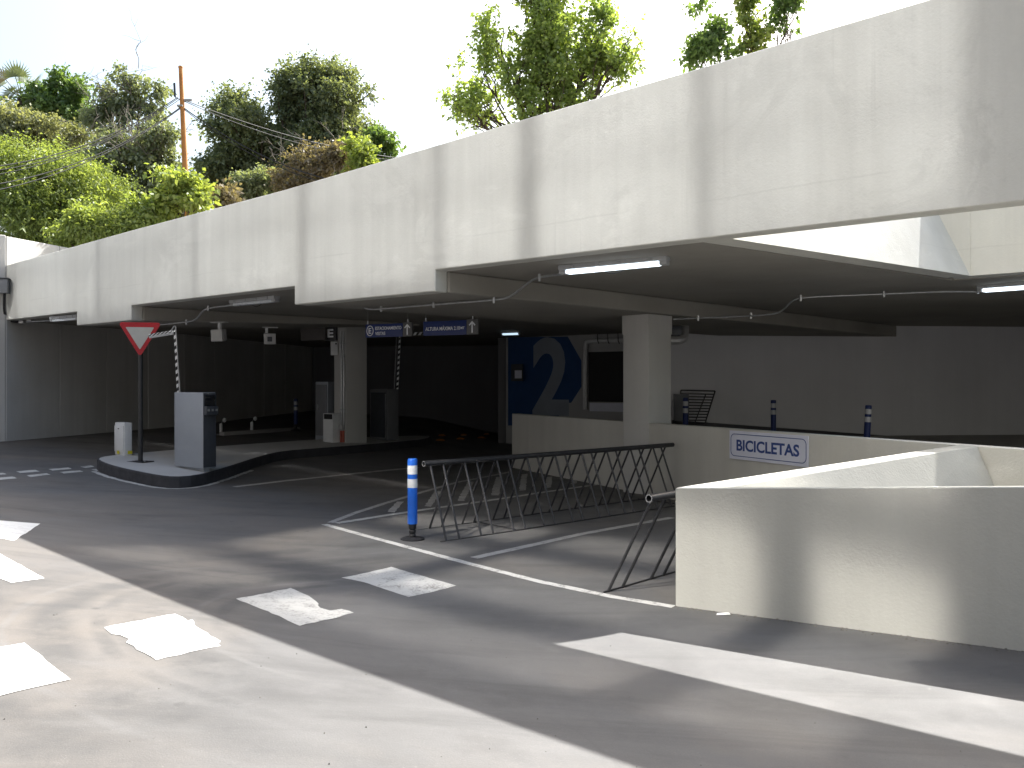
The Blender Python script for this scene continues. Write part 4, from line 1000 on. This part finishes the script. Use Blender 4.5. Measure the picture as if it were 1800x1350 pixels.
def leaf_mesh(name, pos, axis, L, W, rs, droop=.15):
    n = len(pos); up_ = rs.normal(size=(n, 3)); side = np.cross(axis, up_); side /= np.linalg.norm(side, axis=1, keepdims=True) + 1e-9
    nrm = np.cross(axis, side); L = L[:, None]; W = W[:, None]
    v = np.empty((n, 4, 3)); v[:, 0] = pos; v[:, 1] = pos + axis * L * .45 + side * W + nrm * W * .35; v[:, 2] = pos + axis * L; v[:, 3] = pos + axis * L * .45 - side * W + nrm * W * .35
    v[:, 2, 2] -= droop * L[:, 0]
    me = bpy.data.meshes.new(name); me.vertices.add(n * 4); me.vertices.foreach_set('co', v.reshape(-1).astype(np.float32))
    idx = (np.arange(n)[:, None] * 4 + np.array([0, 1, 2, 0, 2, 3])[None]).reshape(-1)
    me.loops.add(n * 6); me.loops.foreach_set('vertex_index', idx.astype(np.int32)); me.polygons.add(n * 2); me.polygons.foreach_set('loop_start', (np.arange(n * 2) * 3).astype(np.int32))
    me.update(calc_edges=True); me.validate(); return me
def unit(a): return a / (np.linalg.norm(a, axis=1, keepdims=True) + 1e-9)
def tree(name, label, D, lobes, leaves, size, mat, seed, base_px=None, ground=3.3, clumps=26, tight=.30, group=None, trunk_r=.10, bark='bark', per=7, twig=.28, cat='tree', droop=.2, depth=.8, extra=None, limbs=2, aspect=.33, upw=.15):
    """lobes: (px, py, rx, ry[, dy]) outlines of leafy masses in the photograph at the tree's own distance D"""
    rs = np.random.RandomState(seed); Ls = []
    for lb_ in lobes:
        px, py, rx, ry = lb_[:4]; dy = lb_[4] if len(lb_) > 4 else 0
        c = at(px, py, D + dy); k = (D + dy) / FPX; Ls.append((np.array(c), np.array([rx * k, rx * k * depth, ry * k])))
    vol = np.array([l[1].prod() ** (2 / 3) for l in Ls]); vol /= vol.sum()
    bx = base_px if base_px else lobes[0][0]
    root = Vector((at(bx, 400, D).x, D, ground)); t = thing(name, label, cat, root, group)
    cl = []
    for l, f in zip(Ls, vol):
        m_ = max(3, int(round(clumps * f))); d = unit(rs.normal(size=(m_, 3))); r = rs.uniform(.15, 1.15, size=(m_, 1)) ** .7
        cl.append((l[0] + d * r * l[1] * .86, np.full(m_, l[1].mean() * tight) * rs.uniform(.45, 1.35, m_), np.repeat(l[0][None], m_, 0)))
    cc_ = np.concatenate([c[0] for c in cl]); cr = np.concatenate([c[1] for c in cl]); cb = np.concatenate([c[2] for c in cl])
    nt2 = max(1, leaves // per); pick = rs.choice(len(cc_), nt2, p=cr ** 2 / (cr ** 2).sum())
    d = unit(rs.normal(size=(nt2, 3))); r = np.abs(rs.normal(.55, .38, (nt2, 1)))
    p0 = cc_[pick] + d * r * cr[pick][:, None] * np.array([1.15, 1.15, .85])
    out = unit(d * .8 + unit(cc_[pick] - cb[pick]) * .5 + rs.normal(size=(nt2, 3)) * .5 + np.array([0, 0, upw]))
    j = np.tile(np.arange(per), nt2); P0 = np.repeat(p0, per, 0); O = np.repeat(out, per, 0); tl = np.repeat(rs.uniform(.6, 1.3, nt2) * twig, per)
    pos = P0 + O * (tl * (j + .3) / per)[:, None] + rs.normal(size=P0.shape) * size * .25
    ax = unit(O * .7 + rs.normal(size=P0.shape) * .75)
    L = size * rs.uniform(.6, 1.35, len(pos)); link('crown', leaf_mesh('crown', pos, ax, L, L * aspect, rs, droop), LM[mat], t)
    # trunk and limbs
    top = Vector(sum(l[0] * f for l, f in zip(Ls, vol))); top.y = D
    fork = root.lerp(top, .45); fork.z = max(root.z + .3, min(fork.z, root.z + (top.z - root.z) * .55))
    m = MB(); rg = random.Random(seed)
    bend = lambda a, b, k, n_=6: [a.lerp(b, i / n_) + Vector((rg.uniform(-1, 1), rg.uniform(-1, 1), rg.uniform(-.5, .5))) * k * (0 if i in (0, n_) else 1) for i in range(n_ + 1)]
    m.tube(bend(root - Vector((0, 0, .4)), fork, .04), [trunk_r * (1 - .4 * i / 6) for i in range(7)], 8)
    for l, f in zip(Ls, vol):
        e = Vector(l[0]); tr_ = trunk_r * (.35 + .5 * f ** .5); m.tube(bend(fork, e, .12), [tr_ * (1 - .75 * i / 6) for i in range(7)], 7)
    for i in range(0, len(cc_), max(1, 3 - limbs)):
        b_ = Vector(cb[i]); e = Vector(cc_[i]); s_ = fork.lerp(b_, rg.uniform(.5, 1.0)); m.tube(bend(s_, e + (e - b_) * .2, .06, 4), [trunk_r * .22 * (1 - .8 * q_ / 4) for q_ in range(5)], 5)
    m.build('trunk', M[bark], t, smooth=True)
    if extra:                                               # bare twigs
        m = MB()
        for (px, py, n_, ln) in extra:
            b_ = at(px, py, D)
            for _ in range(n_):
                d_ = Vector((rg.gauss(0, .7), rg.gauss(0, .5), rg.uniform(.1, 1.1))).normalized(); a_ = b_ + Vector((rg.gauss(0, .4), rg.gauss(0, .3), rg.gauss(0, .4))); l_ = ln * rg.uniform(.4, 1)
                pts_ = bend(a_, a_ + d_ * l_, l_ * .07, 5); m.tube(pts_, [.014 * (1 - .8 * q_ / 5) for q_ in range(6)], 4)
                for q_ in range(4):
                    s_ = pts_[1 + q_ % 4]; d2_ = (d_ + Vector((rg.gauss(0, .8), rg.gauss(0, .6), rg.gauss(0, .5)))).normalized(); m.tube(bend(s_, s_ + d2_ * l_ * .45, l_ * .04, 3), [.007, .006, .004, .002], 4)
        m.build('bare_twigs', M['pale_bark'], t)['kind'] = 'stuff'
    adopt(t); return t
G1 = 'trees and shrubs behind the bridge'
tree('feathery_tree', 'bright yellow-green feathery tree filling the left edge above the retaining wall', 19, [(40, 300, 90, 60), (125, 320, 80, 70), (60, 385, 110, 55), (160, 385, 60, 50), (-30, 330, 70, 80)], 46000, .092, 'bright', 1, 70, 3.6, 60, .32, G1, .11, per=10, twig=.5, droop=.5, aspect=.2)
tree('olive_shrub', 'grey-olive bushy tree behind the feathery tree at the far left', 26, [(30, 225, 60, 40), (85, 225, 55, 40), (10, 255, 70, 40), (130, 245, 50, 40)], 16000, .11, 'olive', 2, 40, 3.8, 36, .34, G1, per=7, twig=.3)
tree('leafy_tree', 'mid-green pointed leafy tree rising behind the olive shrub', 31, [(118, 152, 26, 30), (95, 180, 40, 30), (75, 195, 45, 25), (130, 190, 40, 30)], 14000, .15, 'mid', 3, 110, 3.8, 30, .36, G1, twig=.4)
tree('airy_tree', 'thin airy tree with bare dark branches left of the orange pole', 25, [(205, 160, 45, 40), (250, 165, 40, 38), (180, 205, 45, 40), (240, 215, 50, 40)], 6000, .13, 'grey', 4, 225, 3.6, 34, .26, G1, .09, per=6, extra=[(222, 165, 9, 1.5), (200, 190, 8, 1.2), (165, 200, 8, 1.2)], droop=.3)
tree('brown_scrub_tree', 'tangled olive scrub with dry twigs between feathery tree and orange pole', 22, [(225, 290, 60, 50), (265, 270, 50, 50), (230, 350, 70, 50), (290, 330, 50, 60), (190, 270, 40, 40), (292, 245, 34, 34)], 24000, .10, 'grey', 5, 240, 3.4, 64, .30, G1, extra=[(240, 290, 26, 1.3), (265, 255, 18, 1.1), (215, 260, 14, 1.0)])
tree('yellow_shrub', 'glossy yellow-green broadleaf shrub at the foot of the orange pole', 17.5, [(318, 348, 42, 34), (342, 345, 26, 32), (285, 368, 40, 26), (255, 390, 34, 18), (300, 318, 20, 20)], 4600, .12, 'yellow', 6, 305, 3.2, 34, .34, G1, .06, per=6, twig=.26, cat='shrub')
tree('low_fern_shrub', 'pale yellow-green low shrub spilling over the left end of the bridge', 17, [(150, 405, 50, 28), (200, 400, 45, 28), (115, 418, 30, 22), (235, 385, 30, 25)], 6500, .10, 'bright', 7, 170, 3.3, 30, .36, G1, .05, cat='shrub', droop=.4, aspect=.25)
tree('dark_evergreen_tree', 'large dark evergreen tree with a domed top right of the orange pole', 32, [(560, 160, 88, 66), (500, 165, 40, 44), (615, 185, 44, 66), (425, 225, 78, 54), (510, 250, 70, 50), (590, 250, 70, 48), (400, 280, 62, 46), (470, 300, 78, 50), (395, 320, 46, 44), (630, 270, 38, 46), (570, 300, 78, 46)], 90000, .13, 'dark', 8, 520, 3.6, 230, .31, G1, .26, per=7, twig=.42)
tree('dry_bush', 'brown dried bush above the bridge in front of the dark evergreen tree', 23, [(560, 285, 50, 28), (610, 275, 36, 30), (510, 310, 40, 22), (520, 265, 25, 20)], 7000, .10, 'brown', 9, 560, 3.3, 30, .34, G1, .05, extra=[(580, 290, 22, .9), (530, 300, 16, .8), (605, 270, 12, .8)], cat='shrub')
tree('small_yellow_tree', 'small yellow-green sapling standing right of the brown dried bush', 22, [(632, 265, 20, 30), (638, 290, 20, 25)], 1500, .13, 'yellow', 10, 636, 3.3, 14, .4, G1, .04, cat='shrub')
tree('right_edge_shrub', 'loose mid-green branches at the right edge of the dark evergreen tree', 27, [(675, 245, 26, 16), (655, 265, 26, 25), (690, 270, 14, 20)], 2600, .16, 'mid', 11, 665, 3.3, 18, .36, G1, .06, cat='shrub')
tree('grey_green_shrub', 'grey-green rounded shrub low against the dark evergreen tree', 24, [(450, 325, 36, 24), (480, 318, 24, 18)], 3200, .11, 'grey', 12, 455, 3.3, 18, .4, G1, .05, cat='shrub')
tree('rusty_shrub', 'low rusty-leaved shrub just right of the yellow-green shrub', 18.5, [(390, 350, 20, 16), (372, 358, 20, 12), (405, 343, 14, 14)], 1100, .11, 'brown', 18, 388, 3.2, 14, .4, G1, .04, cat='shrub')
G2 = 'slender trees on top of the bridge'
tree('fresh_green_tree', 'tall fresh green tree with upright branches behind the middle of the bridge', 14.5, [(960, 40, 66, 70), (905, 120, 55, 60), (985, 130, 55, 70), (1045, 70, 55, 62), (1090, 105, 44, 50), (870, 60, 34, 52), (850, 180, 54, 36), (815, 190, 40, 34), (930, 195, 60, 40), (1020, 180, 50, 38), (840, 110, 30, 40), (960, -40, 70, 50), (1110, 60, 20, 40), (795, 165, 20, 20)], 23000, .08, 'fresh', 13, 960, 3.2, 210, .22, G2, .07, per=7, twig=.24, upw=.5)
tree('slender_tree', 'dark green slender tree leaning left above the bridge, leftmost of three', 12, [(1237, 88, 24, 24), (1268, 42, 15, 26), (1225, 100, 16, 14), (1280, 88, 14, 20), (1225, 12, 10, 18)], 2300, .075, 'mid', 14, 1245, 3.2, 30, .33, G2, .03, twig=.18, upw=.4)
tree('slender_tree', 'yellow-tinged slender tree above the bridge, middle of three', 12, [(1318, 30, 12, 36), (1325, 75, 16, 18), (1310, -5, 22, 14), (1345, 58, 10, 18)], 1700, .075, 'yellow', 15, 1318, 3.2, 26, .33, G2, .03, twig=.16, upw=.4)
tree('slender_tree', 'slender dark tree above the bridge, rightmost of three', 12, [(1378, 8, 22, 16), (1366, 48, 14, 16), (1392, -18, 22, 20), (1392, 48, 10, 10)], 1700, .075, 'mid', 16, 1372, 3.2, 26, .33, G2, .03, twig=.16, upw=.4)
# fan palm
Dp = 31; pc = at(38, 172, Dp); pr = Vector((pc.x, pc.y, 3.8))
pm = thing('fan_palm', 'fan palm with a dead frond peeking above the olive shrub at far left', 'palm', pr, G1)
m = MB(); m.tube([pr - Vector((0, 0, .3)), pr.lerp(pc, .5) + Vector((.08, 0, 0)), pc], [.2, .17, .15], 9); m.build('trunk', M['bark'], pm, smooth=True)
rg = random.Random(5)
for i in range(13):
    a = rg.uniform(0, 6.28); el = rg.uniform(-.3, 1.2); d = Vector((math.cos(a) * math.cos(el), math.sin(a) * math.cos(el), math.sin(el))); s_ = d.orthogonal().normalized(); n_ = d.cross(s_)
    m = MB(); hub = pc + d * .75; m.tube([pc, hub], .015, 5)
    for k in range(15):
        an = R(-75 + 150 * k / 14); ld = (d * math.cos(an) + s_ * math.sin(an)).normalized(); tip = hub + ld * (.75 * (1 - .25 * abs(an))) - Vector((0, 0, .12)); w2 = ld.cross(n_).normalized() * .03
        m.add([hub, hub.lerp(tip, .5) + w2, tip, hub.lerp(tip, .5) - w2], [(0, 1, 2), (0, 2, 3)])
    m.build('frond', LM['brown'] if i == 0 else LM['palm'], pm)
adopt(pm)

# ------------------------------------------------------------------ utility pole and wires
Dq = 20.5
po = thing('utility_pole', 'orange painted utility pole with cable bracket behind the bridge', 'utility pole', Vector((at(330, 400, Dq).x, Dq, 3.3)))
a = at(317.5, 119, Dq); b = at(331, 420, Dq)
m = MB(); m.tube([b.lerp(a, i / 6) for i in range(7)], [.072, .071, .070, .066, .060, .054, .050], 14); m.build('shaft', M['rust_pole'], po, smooth=True)
m = MB(); m.tube([at(317.5, 119, Dq), at(317.4, 116.5, Dq)], [.058, .055], 14); m.build('cap', M['rust_pole'], po, smooth=True)
m = MB(); m.tube([b.lerp(a, .33), b.lerp(a, .34)], [.082, .082], 14); m.build('collar', M['rust_pole'], po, smooth=True)
m = MB(); m.tube([at(318, 176, Dq), at(308, 171, Dq - .1), at(306.5, 150, Dq - .1)], .014, 6); m.tube([at(307.5, 170, Dq - .1), at(306.4, 146, Dq - .1)], .028, 6); m.build('bracket', M['black_steel'], po)
m = MB(); m.box(at(331, 176, Dq), .20, .05, .05); m.box(at(318, 187, Dq), .14, .16, .04); m.build('clamp', M['steel'], po)
adopt(po)
def wire(p0, p1, sag, label, r=.014):
    a = at(*p0); b = at(*p1); m = MB(); n_ = 24
    m.tube([a.lerp(b, i / n_) - Vector((0, 0, sag * 4 * (i / n_) * (1 - i / n_))) for i in range(n_ + 1)], r, 5); o = m.build('overhead_cable', M['cable']); tag(o, label, 'cable', 'overhead cables at the orange pole')
wire((312, 171, Dq), (-120, 300, 15.5), .45, 'overhead cable left of the orange pole, topmost', .011)
wire((312, 173.5, Dq), (-120, 309, 15.4), .45, 'overhead cable left of the orange pole, second from top', .009)
wire((314, 176, Dq), (-120, 322, 15.3), .40, 'overhead cable left of the orange pole, third from top', .008)
wire((318, 188, Dq), (-120, 336, 15.2), .45, 'overhead cable left of the orange pole, fourth from top', .011)
wire((318, 190, Dq), (-120, 352, 15.1), .42, 'overhead cable left of the orange pole, lowest', .010)
wire((324, 176, Dq), (800, 285, 26), .35, 'overhead cable right of the orange pole, topmost', .012)
wire((324, 178, Dq), (760, 283, 25), .40, 'overhead cable right of the orange pole, second from top', .010)
wire((321, 188, Dq), (690, 332, 20), .45, 'overhead cable right of the orange pole, third from top', .014)
wire((321, 190, Dq), (680, 334, 20), .50, 'overhead cable right of the orange pole, lowest', .010)
wire((306.5, 147, Dq - .1), (200, 200, 26), .10, 'thin stray wire from the bracket into the airy tree', .004)
